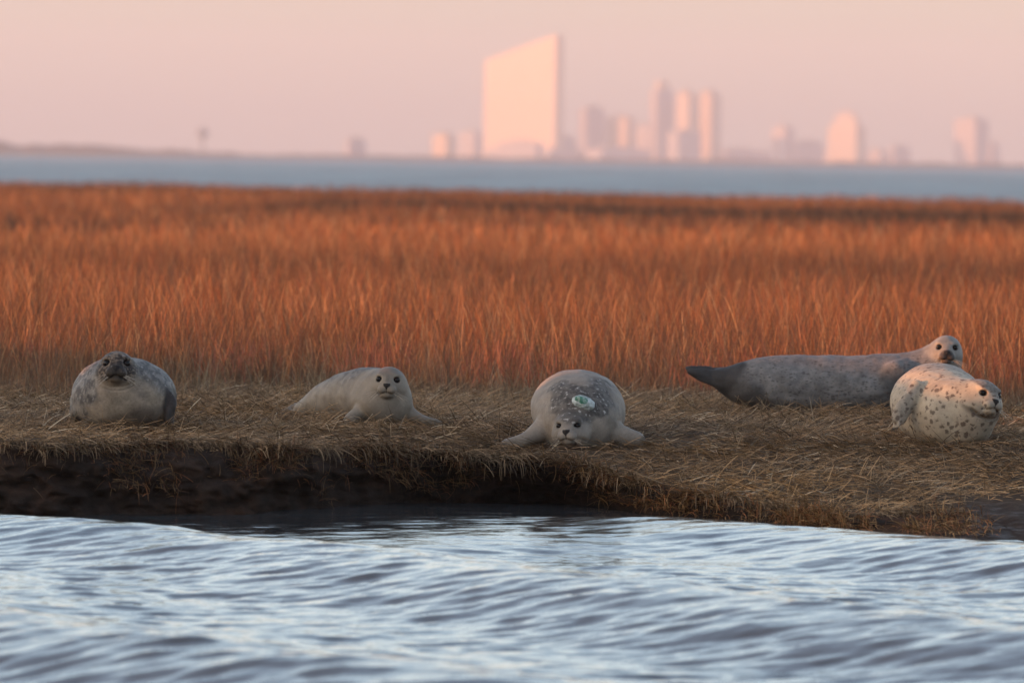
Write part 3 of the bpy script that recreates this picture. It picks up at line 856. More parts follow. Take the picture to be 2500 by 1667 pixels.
def finish(root, F, H, colour, mat, squint=False, nose_amt=1.0, it=2, whisk=True, tone=.55, tint=(1.05, .97, .87)):
    V, Q = F.mesh(); V = relax(V, Q, it, .4)
    # loose skin and fat: soft dents and folds over the trunk, none on the face
    hq = H.local(V); away = smooth((np.linalg.norm(hq - np.array([0, .04, -.01]), axis=1) - .10) / .10)
    cen = V.copy(); cen[:, 2] = np.minimum(V[:, 2], .16); nr = V - np.stack([V[:, 0] * .0 + np.interp(V[:, 1], [-.3, 1.4], [V[:, 0].mean()] * 2), V[:, 1], np.full(len(V), .16)], 1)
    nr /= np.linalg.norm(nr, axis=1)[:, None] + 1e-6
    if V[:, 0].ptp() > 1.2: nr = np.stack([0 * V[:, 0], V[:, 1], V[:, 2] - .18], 1); nr /= np.linalg.norm(nr, axis=1)[:, None] + 1e-6
    d_ = (fbm(V[:, 0] * 6, V[:, 1] * 6, V[:, 2] * 7, seed=261, oct=3) - .5) * .022 + (np.abs(fbm(V[:, 0] * 9, V[:, 1] * 5, V[:, 2] * 12, seed=263, oct=2) - .5) - .1) * .012
    V = V + nr * (d_ * away)[:, None]
    C, spots, pale = colour(V)
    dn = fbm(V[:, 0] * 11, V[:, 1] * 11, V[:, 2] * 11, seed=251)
    low_brown = smooth((.09 - V[:, 2] + .16 * (dn - .5)) / .08)[:, None] * .6  # coat blends to brown towards the bottom, with a ragged edge
    C = C * (1 - low_brown) + np.array([.10, .078, .055]) * low_brown
    C = H.paint(V, C, nose_amt=nose_amt)
    q = H.local(V)
    # no spots over nose and mouth
    face = smooth((.05 - np.linalg.norm(q - np.array([0, .14, -.03]), axis=1)) / .02)
    spots = spots * (1 - face)
    C = C * np.array(tint) * tone
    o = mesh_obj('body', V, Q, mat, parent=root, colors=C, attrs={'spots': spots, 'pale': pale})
    eyes(root, H, squint=squint)
    if whisk: whiskers(root, H)
    return o

def footprint(org, x, y, rx, ry):
    SEAL_SPOTS.append((org.x + x, org.y + y, rx, ry))

def mixc(a, b, t):
    return np.array(a) * (1 - t[:, None]) + np.array(b) * t[:, None]

def flipper(F, pts, k=.02, per=3):
    F.chain(pts, k, per)

def fan(F, base, d, side, L_, w0, w1, th, n=5, k=.012):
    """webbed flipper: n long toes spreading from base along d"""
    base = np.array(base, float); d = np.array(d, float); d /= np.linalg.norm(d); side = np.array(side, float); side /= np.linalg.norm(side)
    nrm = np.cross(d, side)
    tips = []
    for i in range(n):
        s_ = (i / (n - 1) - .5) * 2
        a = base + side * s_ * w0 * .5; b = base + side * s_ * w1 * .5 + d * L_ * (1 - .18 * (s_ * .5 + .5))
        ax = b - a; ll = np.linalg.norm(ax); ax /= ll
        sd = np.cross(nrm, ax)
        F.prim((a + b) / 2, (ll / 2 + .01, w1 / n * .75, th), np.stack([ax, sd, nrm], 1), k)
        tips.append(b)
    return tips

def seal_frontal():
    """1: the big grey-and-white one at the left, chin up"""
    org = at(297, 1055, 43.05); root = empty('seal', org)
    H = Head((-.028, -.045, .352), (.02, -1, .14), (0, .1, 1), 1.13)
    F = Field((-.36, -.36, -.03), (.36, 1.45, .52), .0075, ((-.16, -.27, .2), (.12, .0, .47)), .0034)
    F.chain([(.005, -.04, .165, .225, .160), (0, .08, .19, .272, .190), (0, .35, .20, .285, .205), (-.02, .7, .17, .225, .165), (-.03, 1.0, .105, .125, .095), (-.04, 1.22, .06, .06, .04)], .05)
    F.prim((-.03, .05, .29), (.135, .15, .10), None, .06)
    F.prim((-.03, .14, .315), (.18, .14, .075), None, .06)
    F.prim((-.03, -.06, .265), (.115, .10, .11), None, .05)
    H.build(F, jowl=1.15)
    fan(F, (-.04, 1.28, .05), (-.1, 1, 0), (1, 0, 0), .18, .06, .16, .012)
    # neck folds
    for (dz, r) in ((-.100, .0045), (-.118, .0035)):
        pts = [H.p(math.sin(a) * .092, .065 + math.cos(a) * .035, dz + .05 * (1 - math.cos(a))) for a in np.linspace(-1.15, 1.15, 12)]
        F.carve_line(pts, r, .008)
    # fore flippers pressed to the flanks
    F.chain([(.235, .0, .20, .035, .05), (.262, -.02, .13, .030, .07), (.262, -.05, .06, .024, .05)], .02, 3)
    F.chain([(-.255, .10, .16, .03, .05), (-.262, .06, .09, .025, .05)], .03, 3)
    def colour(V):
        x, y, z = V.T
        n = fbm(x * 9, y * 9, z * 9, seed=201); nf = fbm(x * 45, y * 16, z * 22, seed=203, oct=5, gain=.7)
        back = smooth((z - .235 - .10 * (n - .5) + .55 * (np.abs(x + .02) - .17)) / .10)
        left = smooth((-.13 - x + .2 * (n - .5)) / .07)
        C = mixc((.42, .36, .295), (.30, .262, .232), smooth((n - .42) * 4))
        C = C * (1 - back[:, None]) + mixc((.10, .105, .115), (.27, .265, .27), smooth((nf - .40) * 4.5)) * back[:, None]
        lf = mixc((.13, .125, .13), (.36, .345, .33), smooth((nf - .34) * 3.4))
        C = C * (1 - left[:, None]) + lf * left[:, None]
        right = smooth((x - .225 + .04 * (n - .5)) / .02) * smooth((.27 - z) / .03)
        C = C * (1 - right[:, None]) + np.array([.055, .05, .052]) * right[:, None]
        q = H.local(V)
        hd = smooth((.125 - np.linalg.norm(q * np.array([1, .8, 1.0]) - np.array([0, .03, .012]), axis=1)) / .03)
        nh = fbm(x * 75, y * 75, z * 75, seed=207, oct=3)
        fc = mixc((.042, .032, .028), (.27, .215, .175), smooth((nh - .44) * 4.5))
        C = C * (1 - hd[:, None]) + fc * hd[:, None]
        mz = smooth((.062 - np.linalg.norm(q - np.array([0, .13, -.035]), axis=1)) / .02)
        C = C * (1 - mz[:, None] * .85) + np.array([.030, .025, .023]) * mz[:, None] * .85
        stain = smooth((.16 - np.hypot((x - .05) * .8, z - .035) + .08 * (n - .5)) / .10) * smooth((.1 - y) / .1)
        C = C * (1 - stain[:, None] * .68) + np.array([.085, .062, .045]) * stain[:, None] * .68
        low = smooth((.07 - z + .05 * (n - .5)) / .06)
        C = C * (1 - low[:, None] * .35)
        ch = smooth((.03 - np.abs(q[:, 2] + .085)) / .02) * smooth((q[:, 1]) / .05) * smooth((.09 - np.abs(q[:, 0])) / .03)
        C = C * (1 - ch[:, None] * .5) + np.array([.24, .19, .14]) * ch[:, None] * .5
        return C, np.clip(.25 + back * .4, 0, 1) * .7, back * .8 + left * .6
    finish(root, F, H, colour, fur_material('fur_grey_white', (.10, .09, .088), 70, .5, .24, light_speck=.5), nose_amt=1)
    tag(root, 'fat grey and white seal with a dark face and its chin raised, farthest left', 'seal', 'seals hauled out on the bank')
    footprint(org, 0, -.10, .16, .2); footprint(org, 0, .05, .24, .20); footprint(org, 0, .45, .27, .5)

def seal_pup():
    """2: plain pale young seal, head turned to the camera"""
    org = at(923, 1040, 44.7); root = empty('seal', org)
    H = Head((.060, -.005, .252), (-.07, -1, -.02), (.03, 0, 1), 1.04)
    F = Field((-.60, -.25, -.03), (.45, 1.35, .42), .0075, ((-.06, -.20, .13), (.18, .04, .38)), .0034)
    F.chain([(.035, -.02, .115, .125, .112), (0, .14, .150, .158, .148), (-.08, .36, .163, .170, .160), (-.2, .62, .142, .155, .138), (-.32, .86, .105, .118, .10), (-.42, 1.06, .065, .07, .055), (-.47, 1.17, .04, .045, .03)], .05)
    F.prim((.060, .05, .20), (.110, .12, .115), None, .05)
    F.prim((.02, .12, .235), (.115, .15, .085), None, .06)
    F.prim((.06, .02, .14), (.120, .11, .11), None, .05)
    H.build(F)
    fan(F, (-.49, 1.2, .035), (-.6, .8, .15), (.8, .6, .5), .15, .04, .13, .010)
    # fore flippers: one out to the right, one tucked in front at the left
    F.chain([(.13, .05, .10, .05, .045), (.195, .03, .062, .036, .026), (.27, .01, .034, .032, .015), (.345, -.005, .022, .022, .010)], .03, 4)
    F.chain([(-.10, .02, .07, .045, .05), (-.145, -.04, .045, .036, .036), (-.165, -.075, .026, .034, .022)], .025, 3)
    tips = fan(F, (-.163, -.07, .022), (-.15, -1, -.15), (1, -.1, 0), .035, .05, .065, .009, 5, .006)
    def colour(V):
        x, y, z = V.T
        n = fbm(x * 8, y * 8, z * 8, seed=211); nf = fbm(x * 40, y * 18, z * 40, seed=213, oct=3)
        ax = z - (.15 + 0 * y)
        back = smooth((z - .17 + .14 * (n - .5)) / .10) * smooth((y - .10) / .12)
        C = mixc((.40, .36, .31), (.35, .315, .275), smooth((n - .4) * 4))
        C = C * (1 - back[:, None]) + mixc((.16, .15, .145), (.32, .30, .28), smooth((nf - .4) * 5)) * back[:, None]
        q = H.local(V)
        cap = smooth((q[:, 2] - .028) / .03) * smooth((.13 - np.linalg.norm(q, axis=1)) / .03)
        C = C * (1 - cap[:, None] * .65) + np.array([.23, .22, .215]) * cap[:, None] * .65
        for m_ in (-1, 1):
            d = np.linalg.norm((q - np.array([m_ * .047, .075, .022])) * np.array([1, .6, 1]), axis=1)
            ring = smooth((.034 - d) / .008)
            C = C * (1 - ring[:, None] * .5) + np.array([.47, .43, .38]) * ring[:, None] * .5
        br = smooth((.012 - np.abs(q[:, 0])) / .006) * smooth((q[:, 2] - .005) / .01) * smooth((.06 - q[:, 2]) / .02) * smooth((q[:, 1] - .05) / .02)
        C = C * (1 - br[:, None] * .4) + np.array([.17, .16, .155]) * br[:, None] * .4
        return C, np.full(len(x), .12), back * .4
    finish(root, F, H, colour, fur_material('fur_pale', (.16, .15, .14), 30, .4, .12, light_speck=.3), tone=.51)
    claws(root, [t + np.array([0, -.002, 0]) for t in tips], (-.1, -1, -.3), .014)
    tag(root, 'small plain cream-grey young seal with one flipper stretched out to the side', 'seal', 'seals hauled out on the bank')
    footprint(org, .26, -.16, .14, .22); footprint(org, -.16, -.16, .06, .14); footprint(org, .02, .0, .14, .12); footprint(org, -.08, .35, .16, .2); footprint(org, -.28, .75, .14, .25)

def seal_tagged():
    """3: round seal lying head low, tracking tag glued on its back"""
    org = at(1412, 1106, 43.5); root = empty('seal', org)
    H = Head((-.042, -.165, .146), (-.22, -1, -.05), (-.06, -.05, 1), 1.06)
    F = Field((-.52, -.38, -.05), (.46, 1.5, .5), .0075, ((-.18, -.36, .02), (.10, -.08, .26)), .0034)
    F.chain([(-.02, -.06, .140, .150, .125), (.0, .04, .19, .215, .18), (0, .22, .226, .250, .210), (0, .45, .232, .254, .215), (0, .8, .19, .21, .175), (0, 1.1, .11, .12, .09), (0, 1.3, .06, .06, .04)], .05)
    F.prim((-.02, -.04, .19), (.125, .13, .10), None, .07)
    H.build(F, squint=True, jowl=1.15)
    fan(F, (0, 1.34, .05), (0, 1, .05), (1, 0, 0), .16, .06, .16, .012)
    F.chain([(-.20, .02, .13, .06, .055), (-.255, -.02, .095, .042, .034), (-.33, -.05, .062, .034, .021), (-.415, -.07, .048, .020, .012)], .04, 4)
    F.chain([(.20, .04, .11, .06, .05), (.27, .02, .092, .045, .038), (.345, .01, .080, .036, .027)], .04, 4)
    tips = fan(F, (.34, .0, .080), (1, -.1, .0), (.0, -.6, .5), .028, .05, .060, .010, 5, .008)
    def colour(V):
        x, y, z = V.T
        n = fbm(x * 8, y * 8, z * 8, seed=221); nf = fbm(x * 30, y * 30, z * 30, seed=223, oct=5, gain=.7)
        r = np.sqrt(((x - .005) / .195) ** 2 + ((z - .30) / .125) ** 2)
        sad = smooth((1.05 - r + 1.0 * (n - .5)) / .28)
        sad = np.where((y > .25) & (z > .2), np.maximum(sad, smooth((.16 - np.abs(x)) / .06)), sad)
        C = mixc((.42, .38, .345), (.35, .325, .30), smooth((n - .4) * 4))
        C = C * (1 - sad[:, None]) + mixc((.085, .08, .08), (.22, .21, .205), smooth((nf - .34) * 3.4)) * sad[:, None]
        q = H.local(V)
        top = smooth((q[:, 2] - .03) / .03) * smooth((.13 - np.linalg.norm(q, axis=1)) / .03)
        C = C * (1 - top[:, None] * .6) + np.array([.17, .16, .155]) * top[:, None] * .6
        side = smooth((q[:, 0] - .02) / .02) * smooth((.035 - np.abs(q[:, 2] + .005)) / .02) * smooth((q[:, 1] - .04) / .03)
        C = C * (1 - side[:, None] * .3) + np.array([.2, .19, .185]) * side[:, None] * .3
        up = smooth((z - .40) / .03) 
        C = C * (1 - up[:, None] * .55) + np.array([.36, .33, .31]) * up[:, None] * .55
        return C, .20 + .30 * sad, sad * .9
    body = finish(root, F, H, colour, fur_material('fur_saddle', (.05, .045, .045), 34, .46, .16, light_speck=.85), squint=True, tone=.52)
    claws(root, tips, (1, -.1, -.1), .012)
    claws(root, [(-.425, -.07 + i * .008, .046) for i in range(-2, 3)], (-1, -.2, -.3), .014)
    def blotch(name, a, b, lo, hi, scale):
        mt, t, o = new_mat(name)
        p = N(t, 'ShaderNodeBsdfPrincipled'); p.inputs['Roughness'].default_value = .6
        tcn = N(t, 'ShaderNodeTexCoord'); n = N(t, 'ShaderNodeTexNoise'); n.inputs['Scale'].default_value = scale; n.inputs['Detail'].default_value = 5
        L(t, tcn.outputs['Object'], n.inputs['Vector'])
        r_ = N(t, 'ShaderNodeMapRange'); r_.inputs['From Min'].default_value = lo; r_.inputs['From Max'].default_value = hi
        L(t, n.outputs['Fac'], r_.inputs['Value'])
        mix = N(t, 'ShaderNodeMix', data_type='RGBA'); mix.inputs['A'].default_value = (*a, 1); mix.inputs['B'].default_value = (*b, 1)
        L(t, r_.outputs[0], mix.inputs['Factor']); L(t, mix.outputs['Result'], p.inputs['Base Color']); L(t, p.outputs[0], o.inputs['Surface'])
        return mt
    resin_mat = lambda: blotch('white_resin', (.20, .24, .22), (.42, .47, .47), .40, .60, 45)
    green_mat = lambda: blotch('worn_green_plastic', (.03, .14, .10), (.24, .34, .29), .46, .64, 60)
    # tracking tag
    bv = np.array([v.co[:] for v in body.data.vertices])
    near = (np.abs(bv[:, 0] - .022) < .03) & (np.abs(bv[:, 2] - .290) < .03) & (bv[:, 1] < .3)
    yt = bv[near][:, 1].mean() - .004
    tg = empty('tracking_tag', (.022, yt, .290)); tg.parent = root
    tg['label'] = 'white resin patch with green satellite tag glued to the back'
    yf = -.018
    Fb = Field((-.08, -.09, -.07), (.08, .08, .07), .0032)
    rot = np.array(Matrix.Rotation(math.radians(18), 3, 'Y'))
    tilt = np.array(Matrix.Rotation(math.radians(-32), 3, 'X'))
    R_ = tilt @ rot
    Fb.prim((0, 0, 0), (.066, .030, .040), R_, .01)
    Fb.prim((.026, -.004, -.016), (.034, .026, .026), R_, .02)
    v, f = Fb.mesh()
    v = v + (fbm(v[:, 0] * 60, v[:, 1] * 60, v[:, 2] * 60, seed=7)[:, None] - .5) * .008
    mesh_obj('resin_patch', v, f, resin_mat(), parent=tg)
    Fg = Field((-.06, -.09, -.05), (.06, .05, .06), .0028)
    Fg.prim((-.010, -.012, .014), (.040, .026, .019), R_, .01)
    Fg.prim((.004, -.014, -.008), (.028, .022, .016), R_, .02)
    v, f = Fg.mesh()
    v = v + (fbm(v[:, 0] * 70, v[:, 1] * 70, v[:, 2] * 70, seed=9)[:, None] - .5) * .006
    mesh_obj('green_transmitter', v, f, green_mat(), parent=tg)
    av = np.array([(-.004, -.02, .02), (-.002, -.02, .02), (-.016, -.03, .055), (-.015, -.03, .055)], float)
    tag(root, 'round seal flat on its belly with a green and white tag stuck on its back', 'seal', 'seals hauled out on the bank')
    footprint(org, -.34, -.2, .12, .2); footprint(org, .31, -.12, .09, .18); footprint(org, -.04, -.25, .15, .28); footprint(org, -.02, -.05, .17, .12); footprint(org, 0, .45, .25, .5)

def seal_long():
    """4: long dark-tailed seal lying on its side behind the others"""
    org = at(2010, 1012, 47.8); root = empty('seal', org)
    H = Head((.752, -.06, .412), (-.03, -1, -.05), (.03, 0, 1), 1.0)
    F = Field((-.95, -.30, -.04), (.92, .30, .56), .0075, ((.65, -.24, .28), (.86, -.04, .52)), .0034)
    F.chain([(-.66, 0, .222, .035, .045), (-.56, 0, .195, .075, .092), (-.45, 0, .180, .125, .135), (-.30, 0, .180, .165, .166), (-.12, 0, .176, .185, .176), (.1, 0, .178, .20, .181), (.33, 0, .182, .20, .184),
             (.50, -.0, .195, .175, .172), (.61, -.01, .240, .140, .150), (.69, -.03, .300, .115, .125), (.75, -.05, .370, .092, .10)], .045)
    H.build(F, jowl=.95)
    # hind flippers, pressed sole to sole
    for (dy, dz, tip) in ((-.022, .0, (-.845, -.04, .258)), (.022, .012, (-.855, .03, .278))):
        a = np.array((-.60, dy, .205 + dz)); b = np.array(tip)
        ax = b - a; ll = np.linalg.norm(ax); ax /= ll; nn = np.array([0, 1, 0]); sd = np.cross(nn, ax)
        F.prim((a + b) / 2 + np.array([.04, 0, -.012]), (ll / 2 + .02, .018, .050), np.stack([ax, nn, -sd], 1), .03)
        F.prim(b + np.array([.05, 0, -.008]), (.055, .013, .020), np.stack([ax, nn, -sd], 1), .02)
    # fore flipper folded on the flank
    rot = np.array(Matrix.Rotation(math.radians(22), 3, 'Y'))
    F.prim((.40, -.175, .245), (.060, .034, .085), rot, .03)
    tips = fan(F, (.385, -.195, .225), (-.25, -.02, -1), (1, 0, -.2), .085, .06, .085, .012, 5, .006)
    F.prim((.47, -.14, .27), (.09, .06, .07), None, .05)
    # a crease round the trunk
    F.carve_line([(.165 + .05 * math.sin(a * 1.0), -.20 * math.cos(a), .18 + .18 * math.sin(a)) for a in np.linspace(-.5, 1.1, 30)], .0022, .006)
    def colour(V):
        x, y, z = V.T
        n = fbm(x * 7, y * 7, z * 7, seed=231); nf = fbm(x * 26, y * 40, z * 40, seed=233, oct=3)
        C = mixc((.215, .205, .205), (.27, .255, .25), smooth((nf - .4) * 4))
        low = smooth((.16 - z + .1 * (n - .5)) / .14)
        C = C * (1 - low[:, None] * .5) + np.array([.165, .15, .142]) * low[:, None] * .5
        tail = smooth((-.50 - x + .35 * (z - .2) + .10 * (n - .5)) / .05)
        C = C * (1 - tail[:, None]) + np.array([.014, .014, .016]) * tail[:, None]
        lb = smooth((-.28 - x - .7 * (z - .10) + .2 * (n - .5)) / .12) * .75
        C = C * (1 - lb[:, None]) + np.array([.075, .07, .07]) * lb[:, None]
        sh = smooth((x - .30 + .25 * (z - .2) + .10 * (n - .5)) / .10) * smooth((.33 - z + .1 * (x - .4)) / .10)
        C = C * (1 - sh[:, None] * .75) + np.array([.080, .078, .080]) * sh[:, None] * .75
        q = H.local(V)
        hd = smooth((.16 - np.linalg.norm(q, axis=1)) / .03) * smooth((z - .26) / .05)
        fc = mixc((.37, .335, .30), (.31, .285, .26), smooth((n - .45) * 5))
        C = C * (1 - hd[:, None]) + fc * hd[:, None]
        pad = smooth((.052 - np.linalg.norm(q - np.array([0, .135, -.035]), axis=1)) / .012)
        C = C * (1 - pad[:, None] * .8) + np.array([.075, .052, .042]) * pad[:, None] * .8
        nb = smooth((.026 - np.linalg.norm((q - np.array([.004, .145, -.016])) * np.array([.8, 1, 1]), axis=1)) / .008)
        C = C * (1 - nb[:, None] * .85) + np.array([.03, .025, .024]) * nb[:, None] * .85
        body = (1 - tail) * (1 - hd)
        return C, body * .85, body * .3
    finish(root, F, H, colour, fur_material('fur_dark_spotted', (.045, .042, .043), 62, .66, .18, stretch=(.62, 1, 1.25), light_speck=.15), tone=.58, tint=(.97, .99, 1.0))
    tag(root, 'long grey seal stretched out sideways with a black tail end, head raised and lit', 'seal', 'seals hauled out on the bank')
    footprint(org, -.1, 0, .45, .13); footprint(org, .4, 0, .3, .14)

def seal_spotted():
    """5: cream seal with brown spots in front of the long one"""
    org = at(2308, 1091, 43.4); root = empty('seal', org)
    H = Head((.192, -.155, .290), (.46, -.88, -.08), (.20, 0, 1), 1.07)
    F = Field((-.38, -.38, -.03), (.40, 1.4, .5), .0075, ((.08, -.34, .15), (.36, -.10, .40)), .0034)
    F.chain([(.055, -.10, .165, .185, .160), (.02, .04, .20, .235, .198), (-.02, .25, .222, .250, .218), (-.03, .45, .222, .248, .218), (-.02, .8, .165, .185, .155), (0, 1.05, .09, .10, .08), (0, 1.22, .05, .05, .035)], .05)
    F.prim((.13, -.10, .255), (.14, .15, .125), None, .07)
    F.prim((.14, -.10, .17), (.125, .14, .15), None, .06)
    F.prim((.175, -.15, .225), (.115, .115, .115), None, .05)
    H.build(F, jowl=1.1)
    fan(F, (0, 1.26, .05), (0, 1, .05), (1, 0, 0), .16, .06, .16, .012)
    for (dz, r) in ((-.105, .0045),):
        pts = [H.p(math.sin(a) * .098, .060 + math.cos(a) * .030, dz + .05 * (1 - math.cos(a))) for a in np.linspace(-1.2, 1.2, 12)]
        F.carve_line(pts, r, .010)
    # fore flipper hanging down the left side
    F.chain([(-.16, -.03, .325, .050, .055), (-.212, -.09, .265, .036, .048), (-.255, -.12, .20, .026, .050), (-.282, -.13, .145, .020, .036)], .016, 4)
    tips = fan(F, (-.282, -.13, .15), (-.22, -.05, -1), (.5, -.8, 0), .045, .04, .045, .010, 5, .008)
    def colour(V):
        x, y, z = V.T
        n = fbm(x * 8, y * 8, z * 8, seed=241); nf = fbm(x * 36, y * 36, z * 36, seed=243, oct=3)
        C = mixc((.50, .445, .365), (.43, .385, .325), smooth((n - .4) * 4))
        back = smooth((z - .385 + .06 * (n - .5)) / .04) * smooth((y - .1) / .1)
        C = C * (1 - back[:, None] * .6) + np.array([.25, .235, .23]) * back[:, None] * .6
        fl = smooth((-.185 - x - .0 * z + .03 * (n - .5)) / .02) * smooth((.0 - y) / .03) * smooth((z - .1) / .02)
        C = C * (1 - fl[:, None] * .45) + mixc((.19, .175, .17), (.40, .37, .34), smooth((nf - .4) * 5)) * fl[:, None] * .45
        q = H.local(V)
        cap = smooth((q[:, 2] - .004 + .3 * (q[:, 0] - .02)) / .03) * smooth((.14 - np.linalg.norm(q - np.array([.02, .03, .02]), axis=1)) / .02) * smooth((q[:, 0] + .045 + .5 * q[:, 2]) / .02)
        C = C * (1 - cap[:, None] * .85) + mixc((.10, .097, .10), (.22, .21, .205), smooth((nf - .42) * 5)) * cap[:, None] * .85
        mz = smooth((.075 - np.linalg.norm(q - np.array([.01, .12, -.02]), axis=1)) / .04)
        C = C * (1 - mz[:, None] * .6) + np.array([.22, .205, .195]) * mz[:, None] * .6
        ck = smooth((.030 - np.abs(q[:, 2] + .108 - .25 * np.abs(q[:, 0]) + .02 * (n - .5))) / .02) * smooth((q[:, 1] + .04) / .04) * smooth((.16 - np.linalg.norm(q, axis=1)) / .02)
        C = C * (1 - ck[:, None] * .7) + np.array([.075, .050, .034]) * ck[:, None] * .7
        hd = smooth((.12 - np.linalg.norm(q, axis=1)) / .03)
        return C, 1 - .35 * hd, back * .3
    finish(root, F, H, colour, fur_material('fur_cream_spotted', (.075, .048, .036), 36, .70, .12, light_speck=0), tone=.74)
    claws(root, tips, (-.3, -.2, -1), .02)
    tag(root, 'cream seal with brown spots, half lit, lying in front of the long grey seal', 'seal', 'seals hauled out on the bank')
    footprint(org, .05, -.05, .2, .15); footprint(org, -.02, .4, .25, .45)

# ------------------------------------------------------------------ far shore and city
def building_mat(name, col, band=.25):
    mt, t, o = new_mat(name)
    tcn = N(t, 'ShaderNodeTexCoord'); sp = N(t, 'ShaderNodeSeparateXYZ'); L(t, tcn.outputs['Object'], sp.inputs[0])
    w = N(t, 'ShaderNodeMath', operation='FRACT'); s_ = N(t, 'ShaderNodeMath', operation='DIVIDE'); s_.inputs[1].default_value = 3.6
    L(t, sp.outputs['Z'], s_.inputs[0]); L(t, s_.outputs[0], w.inputs[0])
    g = N(t, 'ShaderNodeMath', operation='GREATER_THAN'); g.inputs[1].default_value = .55; L(t, w.outputs[0], g.inputs[0])
    mix = N(t, 'ShaderNodeMix', data_type='RGBA'); mix.inputs['A'].default_value = (*col, 1); mix.inputs['B'].default_value = (*[c * (1 - band) for c in col], 1)
    L(t, g.outputs[0], mix.inputs['Factor'])
    b = N(t, 'ShaderNodeBsdfPrincipled'); b.inputs['Roughness'].default_value = .5
    L(t, mix.outputs['Result'], b.inputs['Base Color']); L(t, b.outputs[0], o.inputs['Surface'])
    return mt
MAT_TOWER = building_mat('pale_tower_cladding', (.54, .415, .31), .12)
MAT_CONC = building_mat('shade_tinted_concrete', (.28, .28, .34), .22)  # blue tint paints the cool light of shaded faces into the concrete
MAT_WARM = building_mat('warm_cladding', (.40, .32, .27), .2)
MAT_ROOF = simple_mat('roof_felt', (.22, .21, .21), .9)

CITY_D = 10000.0
GRID = math.radians(50)                       # street grid: sunlit faces look 50 degrees left, shaded ones 40 right
def block(root, name, c, a, b, z0, z1, mat, z1r=None):
    """box on the city grid: a = length of the sunlit face, b = of the shaded one; c = near corner where both meet; z1r: roof height at that corner"""
    e1 = np.array([-math.cos(GRID), math.sin(GRID)]); e2 = np.array([math.cos(math.pi / 2 - GRID), math.sin(math.pi / 2 - GRID)])
    c = np.array(c, float)
    P = [c, c + e2 * b, c + e1 * a + e2 * b, c + e1 * a]
    zt = [z1 if z1r is None else z1r] * 2 + [z1] * 2
    V = [(*p, z0) for p in P] + [(*p, z) for p, z in zip(P, zt)]
    F = [(0, 1, 5, 4), (1, 2, 6, 5), (2, 3, 7, 6), (3, 0, 4, 7), (4, 5, 6, 7), (3, 2, 1, 0)]
    return mesh_obj(name, np.array(V), np.array(F), mat, parent=root, shade=False)

def zpx(px, py, d):
    return at(px, py, d).z

def city_building(name, label, x0, xc, x1, ytop, d=CITY_D, slope=None, mat=None, roof=None, cap=None):
    """x0..xc sunlit width, xc..x1 shaded width, all as photograph columns; ytop photograph row of its roof"""
    pc = at(xc, 395, d); base = -.3
    k = d / FPX
    a = max(xc - x0, 2) * k / math.cos(GRID); b = max(x1 - xc, 2) * k / math.sin(GRID)
    z1 = zpx(xc, ytop, d)
    root = empty(name, (pc.x, d, base))
    top = z1 - base
    mt = mat or MAT_CONC
    block(root, 'walls', (0, 0), a, b, 0, top if slope is None else zpx(x0, slope, d) - base, mt, None if slope is None else top)
    if slope is None:
        h = cap if cap else max(3.0, top * .06)
        e1 = np.array([-math.cos(GRID), math.sin(GRID)]); e2 = np.array([math.sin(GRID), math.cos(GRID)])
        o = e1 * a * .25 + e2 * b * .2
        block(root, 'roof_plant', o, a * .45, b * .6, top + .002, top + h, MAT_ROOF if roof is None else roof)
    tag(root, label, 'building', 'towers of the far city')
    return root, top, a, b

def zc(X): return 1030 + X / 1.6
def yc(Y): return 60 + Y / 1.6

